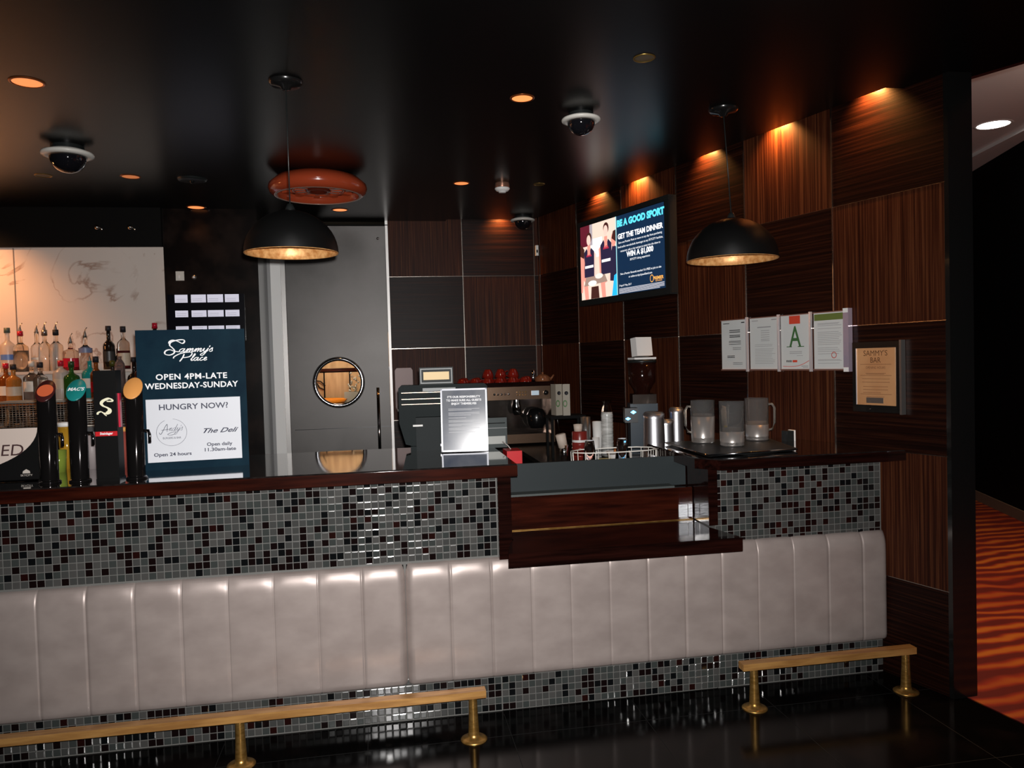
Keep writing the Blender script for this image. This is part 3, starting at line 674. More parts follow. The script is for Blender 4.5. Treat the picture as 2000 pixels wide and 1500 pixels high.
# beer taps
def tap_column(x, label, badge, txt, tm, base=.052):
    t = thing('beer_tap', label, 'beer tap', (x, 3.44, ZL), 0, 'beer tap columns on the left counter')
    r = .034; h = .374; cm = mat('black_chrome', (.05, .045, .045), .07, .9)
    b = MB(); seg = 36; lo = [b.bm.verts.new((r*math.cos(2*PI*i/seg), r*math.sin(2*PI*i/seg), .012)) for i in range(seg)]
    hi = [b.bm.verts.new((r*math.cos(2*PI*i/seg), r*math.sin(2*PI*i/seg), h + r*math.sin(2*PI*i/seg)*1.25)) for i in range(seg)]
    for i in range(seg): b.bm.faces.new((lo[i], lo[(i+1) % seg], hi[(i+1) % seg], hi[i])).smooth = True
    b.bm.faces.new(hi); b.build('column', cm, t)
    lathe('base', cm, [(0, 0), (.042, 0), (.042, .006), (.035, .012), (0, .012)], t, seg=32)
    MB().tube([(.03, .0, .30-.1), (.055, -.01, .2), (.062, -.02, .185), (.062, -.022, .15)], .006, 10).build('spout', chrome, t)
    a = math.radians(51.3); M = Matrix.Translation((0, -.002, h+.002)) @ Matrix.Rotation(a, 4, 'X')
    b = MB(); b.lathe([(0, 0), (r*1.08, 0), (r*1.1, .004), (r*1.04, .006), (0, .006)], 32, sy=1.5, M=M); bd = b.build('badge', badge[0], t)
    if badge[1]:
        b = MB(); b.lathe([(0, .0062), (r*.9, .0062)], 32, sy=1.0, sx=1.0, M=M @ Matrix.Translation((0, 0, .0002))); b.build('badge_face', badge[1], bd)
    if txt:
        me = text_mesh(txt, .022, bold=.0008, shear=.2); me.transform(Matrix.Rotation(-PI/2, 4, 'X')); me.transform(M @ Matrix.Translation((0, -.006, .0075)))
        me.materials.append(tm); o = bpy.data.objects.new('badge_lettering', me); COL.objects.link(o); o.parent = bd
orange = mat('orange_enamel', (.65, .13, .05), .4); teal = mat('teal_enamel', (.01, .2, .19), .3); amber = mat('amber_enamel', (.75, .33, .09), .4)
tap_column(-1.348, 'black beer tap with an orange oval badge, leftmost of the taps', (mat('dark_enamel', (.05, .01, .01), .3), orange), None, None)
tap_column(-1.232, 'black beer tap with a teal oval badge', (teal, None), "MAC'S", inkwhite)
tap_column(-1.013, 'black beer tap with a pale orange round badge beside the dark blue board', (amber, None), None, None)
t = thing('beer_tap', 'tall square black beer tower with a white gothic letter S', 'beer tap', (-1.113, 3.44, ZL), 0, 'beer tap columns on the left counter')
box('tower', mat('black_satin', (.003, .003, .003), .5, spec=.12), -.043, .043, -.035, .035, .01, .455, t, .006)
box('base', black_gloss, -.045, .045, -.04, .04, 0, .012, t, .003)
sc = .034; g = [([(1.0,3.0),(.55,3.25),(.1,3.1),(-.35,2.75),(-.5,2.3),(-.25,1.85),(.25,1.5),(.6,1.1),(.55,.6),(.15,.35),(-.3,.5)], .62), ([(1.0,3.0),(.95,2.75),(.6,2.7),(.2,2.75)], .4), ([(-.3,.5),(-.6,.75),(-1.0,.55),(-1.05,.2)], .4), ([(.1,1.65),(.4,1.2),(.35,.8),(.05,.55)], .3), ([(-.3,.5),(-.05,.1),(.15,-.1)], .3)]
ribbons([([(a*sc*.85, .275+(b_-.2)*sc*.62) for a, b_ in P], wd*sc*.6) for P, wd in g], -.0358, 'gothic_letter', mat('white_gold', (.85, .82, .6), .4), t, .6)
redm = mat('bright_red_enamel', (.5, .01, .015), .35)
box('red_ribbon', redm, -.042, .042, -.037, -.0355, .186, .205, t)
text([('Steinlager', .014, 0, .192, dict(bold=.0004, shear=.1, fit=.05))], 'ribbon_lettering', inkwhite, t, -.0376)
box('side_light_strip', mat('red_side_strip', (.5, .02, .05), .2), .0435, .051, -.02, 0, .22, .36, t)

# pos terminal (rear side) with its customer display
t = thing('till_terminal', 'dark screen terminal seen from behind, with a yellow customer display on top', 'till', (.285, 4.02, ZL), math.radians(-3))
tm = mat('dark_green_grey_plastic', (.004, .0085, .0092), .5, spec=.1)
pts = [(-.165, .03), (-.13, .02), (.25, .02), (.265, .06), (.265, .32), (.25, .335), (-.18, .335), (-.195, .32), (-.195, .14)]
MB().plate(pts, 0, .09).build('screen_housing', tm, t, None, .008)
for z, c in ((.295, 'a'), (.262, 'b'), (.235, 'c')):
    box('vent_line', mat('pale_bronze', (.3, .22, .15), .3, .6), -.18, .22, -.003, 0, z, z+.003, t)
box('badge_plate', mat('silver_plastic', (.16, .17, .17), .45, .1), -.07, .1, -.004, 0, .302, .318, t)
box('lower_housing', mat('grey_plastic', (.012, .016, .017), .5, spec=.12), -.11, .25, -.05, .02, .0, .17, t, .006)
box('white_label', white, -.125, -.075, -.054, -.05, .125, .134, t)
box('status_lamp', mat('pale_lamp', (.9, .9, 1), .3), .012, .022, -.054, -.05, .02, .032, t)
box('foot', tm, -.14, .27, -.02, .1, 0, .02, t, .004)
d = MB().box(-.085, .09, .01, .05, .332, .425).build('customer_display', mat('display_bezel', (.02, .024, .024), .5, spec=.2), t, None, .012, 3)
b = MB(); 
for x0, x1, z0, z1 in ((-.08, .085, .413, .419), (-.08, .085, .341, .347), (-.08, -.074, .347, .413), (.079, .085, .347, .413)): b.box(x0, x1, .007, .01, z0, z1)
b.build('silver_rim', mat('silver_plastic', (.16, .17, .17), .45, .1), d)
box('yellow_screen', mat('yellow_lcd', (.62, .42, .14), .4, emit=(.7, .45, .15), es=.12), -.064, .069, .0072, .0101, .36, .401, d)
t = thing('receipt_printer', 'grey receipt printer behind the right edge of the acrylic notice', 'printer', (.60, 3.985, ZL))
box('body', mat('grey_green_plastic', (.045, .055, .055), .5, spec=.25), -.1, .04, -.03, .045, .0, .155, t, .006)
box('silver_strip', mat('silver_plastic', (.4, .3, .2), .3), -.1, .04, -.033, -.03, .1, .104, t); box('lower_panel', mat('pale_panel', (.35, .36, .34), .4), -.1, .03, -.034, -.03, .02, .06, t)
box('feed_slot', black_matt, -.09, .03, -.0332, -.03, .125, .129, t)
t = tag(MB().tube([(.60, 3.86, ZL+.04), (.625, 3.84, ZL+.02), (.65, 3.80, ZL-.02), (.66, 3.77, ZL-.05)], .0025, 6).build('cord', mat('white_cable', (.5, .45, .42), .5)), 'thin white cable running off the counter end past the red caddy', 'cable')

# small things between the taps
def tumbler(x, y, z, r, h, m_, label, cat='glass', liquid=None, fill=.6, name='glass', cap=None):
    t = thing(name, label, cat, (x, y, z))
    lathe('body', m_, [(0, 0), (r*.85, 0), (r, h), (r*.94, h), (r*.8, .004), (0, .004)], t)
    if liquid: lathe('contents', liquid, [(0, .005), (r*.79, .005), (r*.79+(r*.13)*fill, h*fill), (0, h*fill)], t)
    if cap: lathe('cap', cap, [(0, h), (r*1.03, h-.001), (r*1.03, h+.018), (0, h+.02)], t)
    return t
tumbler(-1.585, 3.86, ZL, .03, .10, tint('orange_red_glass', (.6, .12, .03)), 'small glass jar of orange-red garnish right of the closed card', 'jar', mat('orange_red_juice', (.5, .09, .02), .3), .85, 'jar', redm)
tumbler(-1.447, 3.80, ZL, .032, .10, mat('green_glass', (.3, .4, .06), .1, trans=.4), 'short glass of green garnish between the first two taps', 'jar', mat('lime_green', (.35, .45, .05), .3), .95, 'jar')
tumbler(-1.46, 3.93, ZL, .035, .2, mat('yellow_glass', (.6, .33, .03), .1, trans=.4), 'taller bottle of yellow syrup behind the green jar', 'bottle', mat('yellow_syrup', (.55, .3, .03), .3), .8, 'bottle', white)
tumbler(-1.20, 3.88, ZL, .034, .17, mat('pink_glass', (.4, .09, .07), .15, trans=.3), 'jar of pink-red syrup between the square tower and the last tap', 'jar', mat('pink_red_syrup', (.4, .07, .05), .4), .75, 'jar', amber)
tumbler(-1.335, 3.88, ZL, .026, .17, mat('grey_mauve_carton', (.3, .26, .26), .5), 'narrow grey carton between the second tap and the square tower', 'carton', None, .5, 'carton')
tag(MB().box(.60, .675, 3.73, 3.86, .93, 1.145).build('napkin_caddy', redm, bevel=.004), 'bright red box at the end of the left counter', 'box')

# ------------------------------------------------------------------ behind the bar: benches and equipment
ZB = .93
t = thing('work_bench', 'dark steel work bench running round behind the bar to the coffee machine', 'bench')
xw = lambda y: wx(y)-.012
MB().prism([(.56, 3.68), (xw(3.92), 3.68+.24), (xw(6.72), 6.72), (.28, 6.72), (.28, 5.75), (1.0, 5.75), (1.0, 4.6), (.56, 4.6)] if False else [(.57, 3.96), (xw(3.96), 3.96), (xw(6.72), 6.72), (.28, 6.72), (.28, 5.75), (1.0, 5.75), (1.0, 4.55), (.57, 4.55)], ZB-.03, ZB).build('benchtop', mat('dark_bench_steel', (.03, .028, .026), .25, .3), t)
MB().box(.6, 1.0, 4.0, 4.5, 0, ZB-.03).box(1.02, 1.6, 4.6, 5.75, 0, ZB-.03).box(.3, 1.35, 5.8, 6.7, 0, ZB-.03).build('cabinets', black_matt, t)
MB().box(.57, 1.49, 3.68, 3.955, ZB-.03, ZB).build('front_shelf', mat('dark_bench_steel', (.03, .028, .026), .25, .3), t)

# espresso machine
t = thing('espresso_machine', 'wide bronze-toned espresso machine against the back wall with red cups on top', 'espresso machine', (.95, 5.9, ZB))
bz = mat('warm_steel', (.34, .22, .15), .22, .95); dkst = mat('dark_polished_steel', (.1, .08, .07), .15, .9)
box('drip_tray', bz, -.4, .37, -.06, .3, .02, .09, t, .006)
box('drip_grid', dkst, -.36, .33, -.05, .2, .09, .094, t)
box('rear_body', dkst, -.4, .37, .2, .55, .02, .36, t, .006)
box('splash_panel', mat('mirror_steel', (.35, .3, .27), .12, 1), -.37, .34, .194, .2, .1, .345, t)
box('side_cheek', bz, -.41, -.395, -.02, .55, .05, .46, t, .004); box('side_cheek', bz, .365, .38, -.02, .55, .05, .46, t, .004)
h_ = box('control_head', bz, -.4, .37, -.02, .55, .355, .455, t, .01)
for i in range(5): lathe('button', chrome, [(0, 0), (.009, 0), (.009, .006), (0, .007)], h_, seg=12, M=Matrix.Translation((-.09+i*.028, -.02, .40)) @ Matrix.Rotation(PI/2, 4, 'X'))
for i in range(4):
    for j in range(2): lathe('button', brass, [(0, 0), (.005, 0), (.005, .004), (0, .005)], h_, seg=10, M=Matrix.Translation((.09+i*.022, -.02, .39+j*.022)) @ Matrix.Rotation(PI/2, 4, 'X'))
box('display', mat('pale_blue_display', (.5, .6, .68), .3, emit=(.6, .75, .85), es=.25), .2, .26, -.024, -.02, .385, .42, h_)
lathe('dial', black_gloss, [(0, 0), (.02, 0), (.018, .014), (0, .015)], h_, seg=20, M=Matrix.Translation((.315, -.02, .402)) @ Matrix.Rotation(PI/2, 4, 'X'))
box('cup_rail', wood_dark, -.41, .38, -.03, -.02, .455, .49, t); text([('PREMIUM COFFEE EST NEW ZEALAND', .018, -.02, .465, dict(fit=.35))] if False else [], 'x', inkgrey, t, 0) if False else None
box('cup_tray', dkst, -.4, .37, -.02, .5, .455, .462, t)
for gx in (-.17, .1):
    g_ = MB().lathe([(0, 0), (.035, 0), (.038, .03), (.03, .06), (.03, .09)], 24, (gx, .09, .265)).build('group_head', chrome, t)
    MB().lathe([(0, -.03), (.02, -.028), (.036, 0), (.036, .008)], 20, (gx, .09, .257)).tube([(gx, .05, .255), (gx+.01, -.03, .25), (gx+.015, -.1, .235)], [.009, .012, .014], 10).build('portafilter', black_gloss, g_)
MB().lathe([(0, 0), (.05, 0), (.075, .04), (.08, .1), (.055, .15), (0, .16)], 24, (.26, .1, .12)).build('steam_cover', black_gloss, t)
MB().tube([(.375, -.01, .37), (.39, -.03, .33), (.395, -.035, .2), (.41, -.05, .1)], .007, 8).build('steam_wand', chrome, t)
for x in (-.37, .34):
    for y in (-.03, .5): lathe('foot', black_matt, [(0, 0), (.018, 0), (.015, .022), (0, .022)], t, seg=12, loc=(x, y, 0))
mach = Vector((.95, 5.9, ZB+.462))
cupprof = [(.0, .06), (.018, .06), (.024, .055), (.037, .03), (.042, 0), (.039, 0), (.034, .028), (0, .05)]
def cup(x, y, z, label, m_=red_cer, s=1, group='red cups on the coffee machine', sc_=None):
    t = thing('coffee_cup', label, 'cup', (x, y, z), rnd.uniform(0, 6), group)
    lathe('bowl', m_, [(r*s, zz*s) for r, zz in cupprof], t)
    MB().tube([(.034*s+.0, 0, .045*s), (.055*s, 0, .042*s), (.060*s, 0, .025*s), (.05*s, 0, .012*s), (.038*s, 0, .01*s)], .004*s, 6).build('handle', m_, t)
cl = ['at the far left end', 'second from the left', 'third from the left', 'in the middle', 'right of the middle', 'beside the white saucer', 'near the steel shaker', 'behind the steel shaker']
for i in range(6):
    cup(mach.x-.33+i*.098, mach.y+.035, mach.z, 'upturned red cup in the front row, ' + ['leftmost', 'second from left', 'third from left', 'fourth from left', 'fifth from left', 'rightmost'][i], s=1.1)
for i in range(6):
    cup(mach.x-.30+i*.1, mach.y+.15, mach.z, 'upturned red cup in the row behind, ' + ['leftmost', 'second from left', 'third from left', 'fourth from left', 'fifth from left', 'rightmost'][i], s=1.15)
for i in range(3):
    cup(mach.x-.12+i*.1, mach.y+.09, mach.z+.066, 'upturned red cup stacked above the others, ' + ['left one', 'middle one', 'right one'][i], s=1.1)
tumbler(mach.x+.222, mach.y+.0, mach.z, .016, .115, chrome, 'slim steel shaker among the cups on the coffee machine', 'shaker', name='shaker')
lathe_t = thing('teapot', 'round brown glazed teapot at the right end of the coffee machine top', 'teapot', (mach.x+.31, mach.y+.06, mach.z))
lathe('body', mat('brown_glaze', (.22, .08, .035), .1, coat=1), [(0, 0), (.035, 0), (.062, .03), (.058, .06), (.03, .08), (0, .085)], lathe_t)
lathe('lid_knob', mat('brown_glaze', (.22, .08, .035), .1), [(.006, .083), (.01, .095), (0, .1)], lathe_t, seg=12)
MB().tube([(.055, 0, .035), (.08, 0, .06), (.088, 0, .075)], [.012, .008, .006], 8).build('spout', MATS['brown_glaze'], lathe_t)
tag(lathe('saucer', white, [(0, 0), (.03, 0), (.05, .012), (.048, .014), (.028, .004), (0, .004)], None, (mach.x+.25, mach.y+.10, mach.z), 24), 'small white saucer next to the steel shaker', 'saucer')

# dispenser on the back wall left of the machine
t = thing('towel_dispenser', 'rounded pinkish steel dispenser on the back wall beside the door edge', 'dispenser', (.2, YB, 1.2))
pts = [(-.07, 0), (.07, 0), (.075, .02), (.075, .33), (.06, .35), (-.06, .35), (-.075, .33), (-.075, .02)]
MB().plate(pts, -.1, 0).build('housing', mat('pinkish_steel', (.13, .085, .08), .4, .2), t, None, .01)
box('lower_shade', steel, -.06, .06, -.09, 0, -.02, 0, t)
t = thing('milk_jug', 'white plastic jug on the bench beneath the wall dispenser', 'jug', (.36, 6.1, ZB))
lathe('body', white, [(0, 0), (.06, 0), (.062, .02), (.055, .16), (.035, .22), (.03, .25), (0, .25)], t); MB().tube([(-.05, 0, .2), (-.09, 0, .19), (-.095, 0, .1), (-.06, 0, .05)], .009, 8).build('handle', white, t)

# cartons and cups on the right bench
for i, (x, y, rz) in enumerate([(1.175, 5.12, .2), (1.228, 5.08, -.1)]):
    t = thing('milk_carton', ['pale carton with green print, left and turned away', 'pale carton with green print, right one of the pair'][i] + ' beside the coffee machine', 'carton', (x, y, ZB+.28), rz, 'pale cartons beside the coffee machine')
    box('body', mat('carton_card', (.3, .27, .22), .6), -.024, .024, -.04, .04, 0, .21, t, .002)
    MB().lathe([(0, 0), (.013, 0), (.013, .001)], 16, M=Matrix.Translation((0, -.0405, .15)) @ Matrix.Rotation(PI/2, 4, 'X')).build('dark_print', ink, t)
    b = MB(); b.lathe([(.009, .0005), (.015, .0005)], 16, sy=1.6, M=Matrix.Translation((-.01, -.041, .08)) @ Matrix.Rotation(PI/2, 4, 'X')); b.build('green_print', mat('green_print', (.08, .16, .06), .6), t)
t = thing('riser_shelf', 'small dark raised shelf carrying the cartons beside the coffee machine', 'shelf', (1.23, 5.1, ZB))
box('top', black_matt, -.12, .12, -.08, .1, .26, .28, t); 
for x in (-.11, .11):
    for y in (-.07, .09): box('leg', black_matt, x-.008, x+.008, y-.008, y+.008, 0, .26, t)
tumbler(1.165, 4.9, ZB, .03, .10, chrome, 'small steel beaker with a white cup tipped into it', 'beaker', name='beaker')
lathe_c = thing('paper_cup', 'cream paper cup tipped into the small steel beaker', 'cup', (1.16, 4.9, ZB+.085)); lathe_c.rotation_euler = (0, -.2, 0)
lathe('body', mat('cream_paper', (.6, .5, .42), .6), [(0, .09), (.025, .09), (.034, .085), (.03, 0), (.0, 0)], lathe_c)
t = thing('canister', 'red tin canister with a white band next to the steel beaker', 'canister', (1.272, 4.9, ZB))
lathe('tin', mat('red_tin', (.2, .02, .015), .3), [(0, 0), (.05, 0), (.05, .18), (.046, .185), (0, .185)], t, seg=32); lathe('white_band', white, [(.0505, .115), (.0505, .13)], t, seg=32)
for k in range(4): lathe('ridge', mat('red_tin', (.2, .02, .015), .3), [(.05, .02+k*.025), (.053, .025+k*.025), (.05, .03+k*.025)], t, seg=32)
tumbler(1.262, 4.9, ZB+.185, .03, .045, mat('cream_paper', (.6, .5, .42), .6), 'low cream cup standing on the red canister', 'cup', name='paper_cup')
for i, (x, y, r, h, mm, lab) in enumerate([(1.335, 4.98, .034, .27, steel, 'dark steel shaker right of the red canister'), (1.375, 4.88, .024, .14, white, 'short stack of white cups right of the red canister'), (1.42, 5.0, .032, .235, white, 'white cylinder of cups left of the tall wrapped stack')]):
    tumbler(x, y, ZB, r, h, mm, lab, 'cup stack', name='cup_stack')
t = thing('wrapped_cup_stack', 'tall stack of white cups in clear wrap, tallest on the bench', 'cup stack', (1.475, 4.95, ZB))
lathe('cups', noise_mix(mat('wrapped_white', (.5, .5, .47), .25), (.35, .35, .33), (.62, .62, .6), (1, 1, 6), 14, 4), [(0, 0)] + [(.04-.002*(i % 2), .01+i*.012) for i in range(24)] + [(.036, .3), (0, .3)], t)
lathe('wrap_twist', glass, [(.036, .3), (.03, .33), (.02, .36), (.034, .375)], t)
t = thing('sugar_bowl', 'white bowl filled with amber sachets behind the wire basket', 'bowl', (1.46, 4.66, ZB))
lathe('bowl', white, [(0, 0), (.05, 0), (.08, .07), (.076, .07), (.045, .01), (0, .01)], t); 
b = MB()
for i in range(14): b.lathe([(0, -.014), (.014, 0), (0, .014)], 7, (rnd.uniform(-.04, .04), rnd.uniform(-.04, .04), .07+rnd.uniform(0, .02)))
b.build('sachets', mat('amber_sachet', (.45, .14, .03), .2), t)
tag(MB().box(1.33, 1.40, 4.62, 4.68, ZB, ZB+.03).build('sachet_packet', mat('yellow_pack', (.7, .55, .05), .4), bevel=.004), 'yellow packet lying on the bench', 'packet')
tag(MB().tube(catmull and [(1.52, 4.52, ZB+.012), (1.57, 4.50, ZB+.014), (1.62, 4.51, ZB+.022), (1.65, 4.54, ZB+.04)], [.012, .02, .018, .01], 8).build('red_cloth', redm), 'crumpled red cloth by the white sugar bowl', 'cloth')

# coffee grinder
t = thing('coffee_grinder', 'dark coffee grinder with a brown bean hopper and blue lights', 'grinder', (1.655, 4.75, ZB), math.radians(-12))
box('base', black_plastic, -.1, .1, -.15, .14, 0, .04, t, .01)
box('body', mat('dark_blue_grey_body', (.015, .03, .045), .3), -.085, .09, -.04, .12, .04, .36, t, .012)
box('collar', dkst, -.07, .08, -.06, .1, .36, .42, t, .01)
lathe('hopper', tint('brown_hopper', (.16, .045, .03), .1), [(.045, .42), (.055, .45), (.085, .50), (.09, .625), (.086, .625), (.081, .502), (.05, .455), (.042, .42)], t, seg=32)
lathe('beans', mat('coffee_beans', (.03, .01, .006), .4), [(0, .43), (.048, .455), (.079, .50), (.08, .56), (0, .565)], t)
lathe('lid', black_plastic, [(0, .642), (.085, .64), (.092, .632), (.092, .622), (0, .622)], t, seg=32)
bl = mat('blue_led', (.1, .4, 1), .3, emit=(.08, .4, 1), es=9)
MB().lathe([(0, -.012), (.014, 0), (0, .012)], 12, (-.078, -.15, .315), sy=.5, sx=1.3).build('blue_light', bl, t); MB().lathe([(0, -.01), (.013, 0), (0, .01)], 12, (-.112, -.15, .275), sy=.5, sx=1.3).build('blue_light', bl, t)
box('light_bracket', black_plastic, -.13, -.05, -.147, -.03, .25, .34, t, .006)
tag(box('paper_block', white, -.075, .075, -.055, .05, 0, .012, None), 'white plastic tray on the grinder hopper', 'tray').matrix_world = Matrix.Translation((1.655, 4.75, ZB+.642)) @ Matrix.Rotation(.1, 4, 'Z')
nb = thing('napkin_stack', 'block of white napkins leaning back on top of the grinder', 'napkins', (1.66, 4.75, ZB+.656), .25); nb.rotation_euler = (-.12, 0, .28)
box('napkins', white, -.06, .06, -.03, .03, .006, .125, nb, .004)
# steel jugs in front of it
def steel_jug(x, y, z, r, h, label):
    t = thing('steel_canister', label, 'canister', (x, y, z), 0, 'steel canisters beside the grinder')
    lathe('body', mat('polished_steel', (.85, .85, .9), .36, 1), [(0, 0), (r, 0), (r*1.02, h*.3), (r*.93, h*.92), (r*.98, h), (r*.92, h), (0, h*.97)], t, seg=36)
    lathe('lid', steel, [(0, h+.012), (r*.8, h+.011), (r*.9, h+.006), (r*.94, h)], t, seg=30)
steel_jug(1.545, 4.25, ZB, .062, .33, 'tall shiny steel canister in front of the coffee grinder')
steel_jug(1.68, 4.42, ZB, .05, .27, 'smaller steel canister right of the tall shiny one')
steel_jug(1.80, 4.55, ZB, .045, .33, 'slim steel canister nearest the panelled wall')

# white wire basket with glasses
wire = mat('white_coated_wire', (.75, .72, .66), .35)
t = thing('wire_basket', 'white wire basket with glasses and plates on the low bench behind the shelf', 'basket', (1.195, 3.90, ZB+.003))
a_, b_ = .228, .1
def oval(sx, sy, z, n=10): return [(sx*math.copysign(abs(math.cos(2*PI*(i+.5)/n))**.75, math.cos(2*PI*(i+.5)/n)), sy*math.copysign(abs(math.sin(2*PI*(i+.5)/n))**.75, math.sin(2*PI*(i+.5)/n)), z) for i in range(n)]
MB().tube(oval(a_, b_, .172), .0032, 6, True).build('rim', wire, t); MB().tube(oval(a_*.97, b_*.97, .0), .0028, 6, True).build('base_ring', wire, t)
MB().tube(oval(a_*.985, b_*.985, .07), .002, 6, True).build('middle_ring', wire, t)
A = oval(a_, b_, .172, 20); B2 = oval(a_*.97, b_*.97, 0, 20)
for i in range(0, 20, 1): MB().tube([A[i], B2[i]], .002, 5).build('upright', wire, t)
b = MB()
for i in range(-5, 6):
    x = i*.042; yy = b_*.93*math.sqrt(max(0, 1-(x/(a_))**2)); b.tube([(x, -yy, 0), (x, yy, 0)], .0015, 5)
b.build('base_wires', wire, t)
gl2 = [(0, .1), (.018, .1), (.022, .098), (.034, .0), (.031, 0), (.02, .09), (0, .093)]
def up_glass(x, y, z, label, s=1):
    t = thing('tumbler_glass', label, 'glass', (x, y, z), 0, 'upturned glasses in the wire basket'); lathe('bowl', glass, [(r*s, q*s) for r, q in gl2], t, seg=20)
    lathe('base_disc', mat('thick_glass', (.8, .82, .85), .05, .3), [(0, .1*s), (.019*s, .1*s), (.02*s, .102*s), (0, .104*s)], t, seg=20)
up_glass(1.065, 3.90, ZB+.125, 'upturned clear glass at the left of the wire basket', 1.05)
up_glass(1.235, 3.88, ZB+.125, 'upturned clear glass in the middle of the wire basket', 1.1)
tag(MB().box(.995, 1.30, 3.845, 3.95, ZB+.1, ZB+.123).build('glass_tray', black_plastic, bevel=.004), 'dark tray inside the wire basket under the two glasses', 'tray')
tag(MB().box(1.0, 1.295, 3.85, 3.945, ZB+.022, ZB+.1).build('plastic_tub', mat('dark_blue_tub', (.01, .012, .03), .4)), 'dark blue tub at the bottom of the wire basket', 'tub')
tag(lathe('plate', white, [(0, 0), (.05, 0), (.075, .012), (.073, .015), (.048, .004), (0, .004)], None, (1.375, 3.90, ZB+.10), 32), 'white plate at the right side of the wire basket', 'plate')
tag(lathe('saucer', mat('maroon_glaze', (.13, .02, .02), .15), [(0, .0), (.03, 0), (.055, .01), (.053, .012), (0, .004)], None, (1.375, 3.90, ZB+.113), 28), 'maroon saucer on the white plate in the wire basket', 'saucer')
tag(lathe('glass_holder', steel, [(0, 0), (.04, 0), (.04, .077), (0, .077)], None, (1.375, 3.90, ZB+.022), 20), 'steel holder under the white plate in the wire basket', 'holder')

# tray with three measuring jugs on the right counter
t = thing('serving_tray', 'black mat tray with a chrome edge under the clear jugs', 'tray', (0, 0, ZR))
P = [(1.468, 3.345), (1.98, 3.445), (2.06, 3.74), (1.49, 3.71)]
P = [(1.49, 3.38), (1.97, 3.44), (2.08, 3.95), (1.50, 3.95)]
MB().prism(P, .006, .016).build('mat', mat('dark_grey_rubber', (.02, .024, .026), .4), t, None, .003)
MB().tube([(x, y, .011) for x, y in P], .0045, 8, True).build('chrome_edge', chrome, t)
lathe('foot', black_matt, [(0, 0), (.15, 0), (.15, .006), (0, .006)], t, (1.76, 3.55, 0), 24)
def jug(x, y, rz, label, fill, h=.222):
    t = thing('measuring_jug', label, 'jug', (x, y, ZR+.016), rz, 'clear plastic jugs on the black tray')
    r = .062; pl = mat('clear_plastic', (.9, .89, .88), .08, trans=.96, ior=1.15)
    lathe('body', pl, [(0, 0), (r*.93, 0), (r*.95, .01), (r, h), (r*1.02, h+.002), (r*.965, h), (r*.915, .012), (0, .012)], t, seg=36)
    lathe('frosted_band', mat('silver_sleeve', (.36, .33, .31), .3, .6), [(r*.945, .006), (r*.955+fill*.02, fill), (r*.93+fill*.02, fill), (r*.92, .006)], t, seg=36)  # silver band puts the reflection in the jug into its colour
    MB().tube([(r*.98, 0, h*.86), (r*1.25, 0, h*.87), (r*1.45, 0, h*.78), (r*1.45, 0, h*.42), (r*1.25, 0, h*.27), (r*.96, 0, h*.25)], .0065, 8).build('handle', mat('clear_handle', (.6, .56, .5), .1, trans=.85, ior=1.2), t)
jug(1.665, 3.84, 2.9, 'clear jug with the deepest silver sleeve, at the left on the black tray', .14)
jug(1.735, 3.645, 1.35, 'clear jug standing in front of the other two on the black tray', .075)
jug(1.97, 3.84, -.5, 'clear jug with its handle to the right on the black tray', .085)
t = thing('card_reader', 'small black and white card reader behind the right-hand jug', 'card reader', (2.175, 3.87, ZR), .1)
box('body', black_plastic, -.03, .012, -.02, .03, 0, .055, t, .004); box('pale_side', white, .012, .022, -.02, .03, .0, .058, t, .003)
t = thing('labelled_bottle', 'pale labelled bottle standing between the left and the front jug', 'bottle', (1.80, 3.88, ZR+.016))
lathe('body', mat('cream_label', (.5, .42, .32), .5), [(0, 0), (.022, 0), (.022, .1), (.012, .13), (.012, .15), (0, .15)], t); box('yellow_tag', mat('yellow_pack', (.7, .55, .05), .4), -.012, .008, -.026, -.022, .01, .03, t)

# ------------------------------------------------------------------ left back bar: shelves, bottles, fridges, glass rack
shelfm = mat('pale_shelf_edge', (.55, .48, .42), .4)
struct(box('trim_12', shelfm, -5, -1.59, 5.95, 6.25, 1.585, 1.605))
t = thing('back_bar_shelf', 'lower pale back bar shelf under the second row of bottles', 'shelf')
box('board', shelfm, -4.9, -1.5, 5.72, 6.24, 1.375, 1.395, t); box('timber_front', mat('copper_timber', (.3, .1, .03), .25), -4.9, -1.5, 5.70, 5.72, 1.37, 1.397, t)
box('panel', dark_stone, -4.9, -1.5, 6.05, 6.24, 1.25, 1.375, t)
for i, (x0, x1) in enumerate([(-3.3, -2.46), (-2.45, -1.62)]):
    t = thing('bar_fridge', ['grey back bar fridge farther left', 'grey back bar fridge under the wire glass rack'][i], 'fridge', (0, 0, 0), 0, 'grey fridges under the back bar')
    box('cabinet', mat('fridge_grey', (.16, .165, .17), .4, .4), x0, x1, 5.3, 5.69, 0, 1.24, t, .004); box('door', mat('fridge_black', (.02, .02, .022), .15), x0+.04, x1-.04, 5.285, 5.3, .2, 1.16, t, .003); box('handle', steel, x0+.3, x0+.5, 5.265, 5.285, 1.17, 1.19, t)
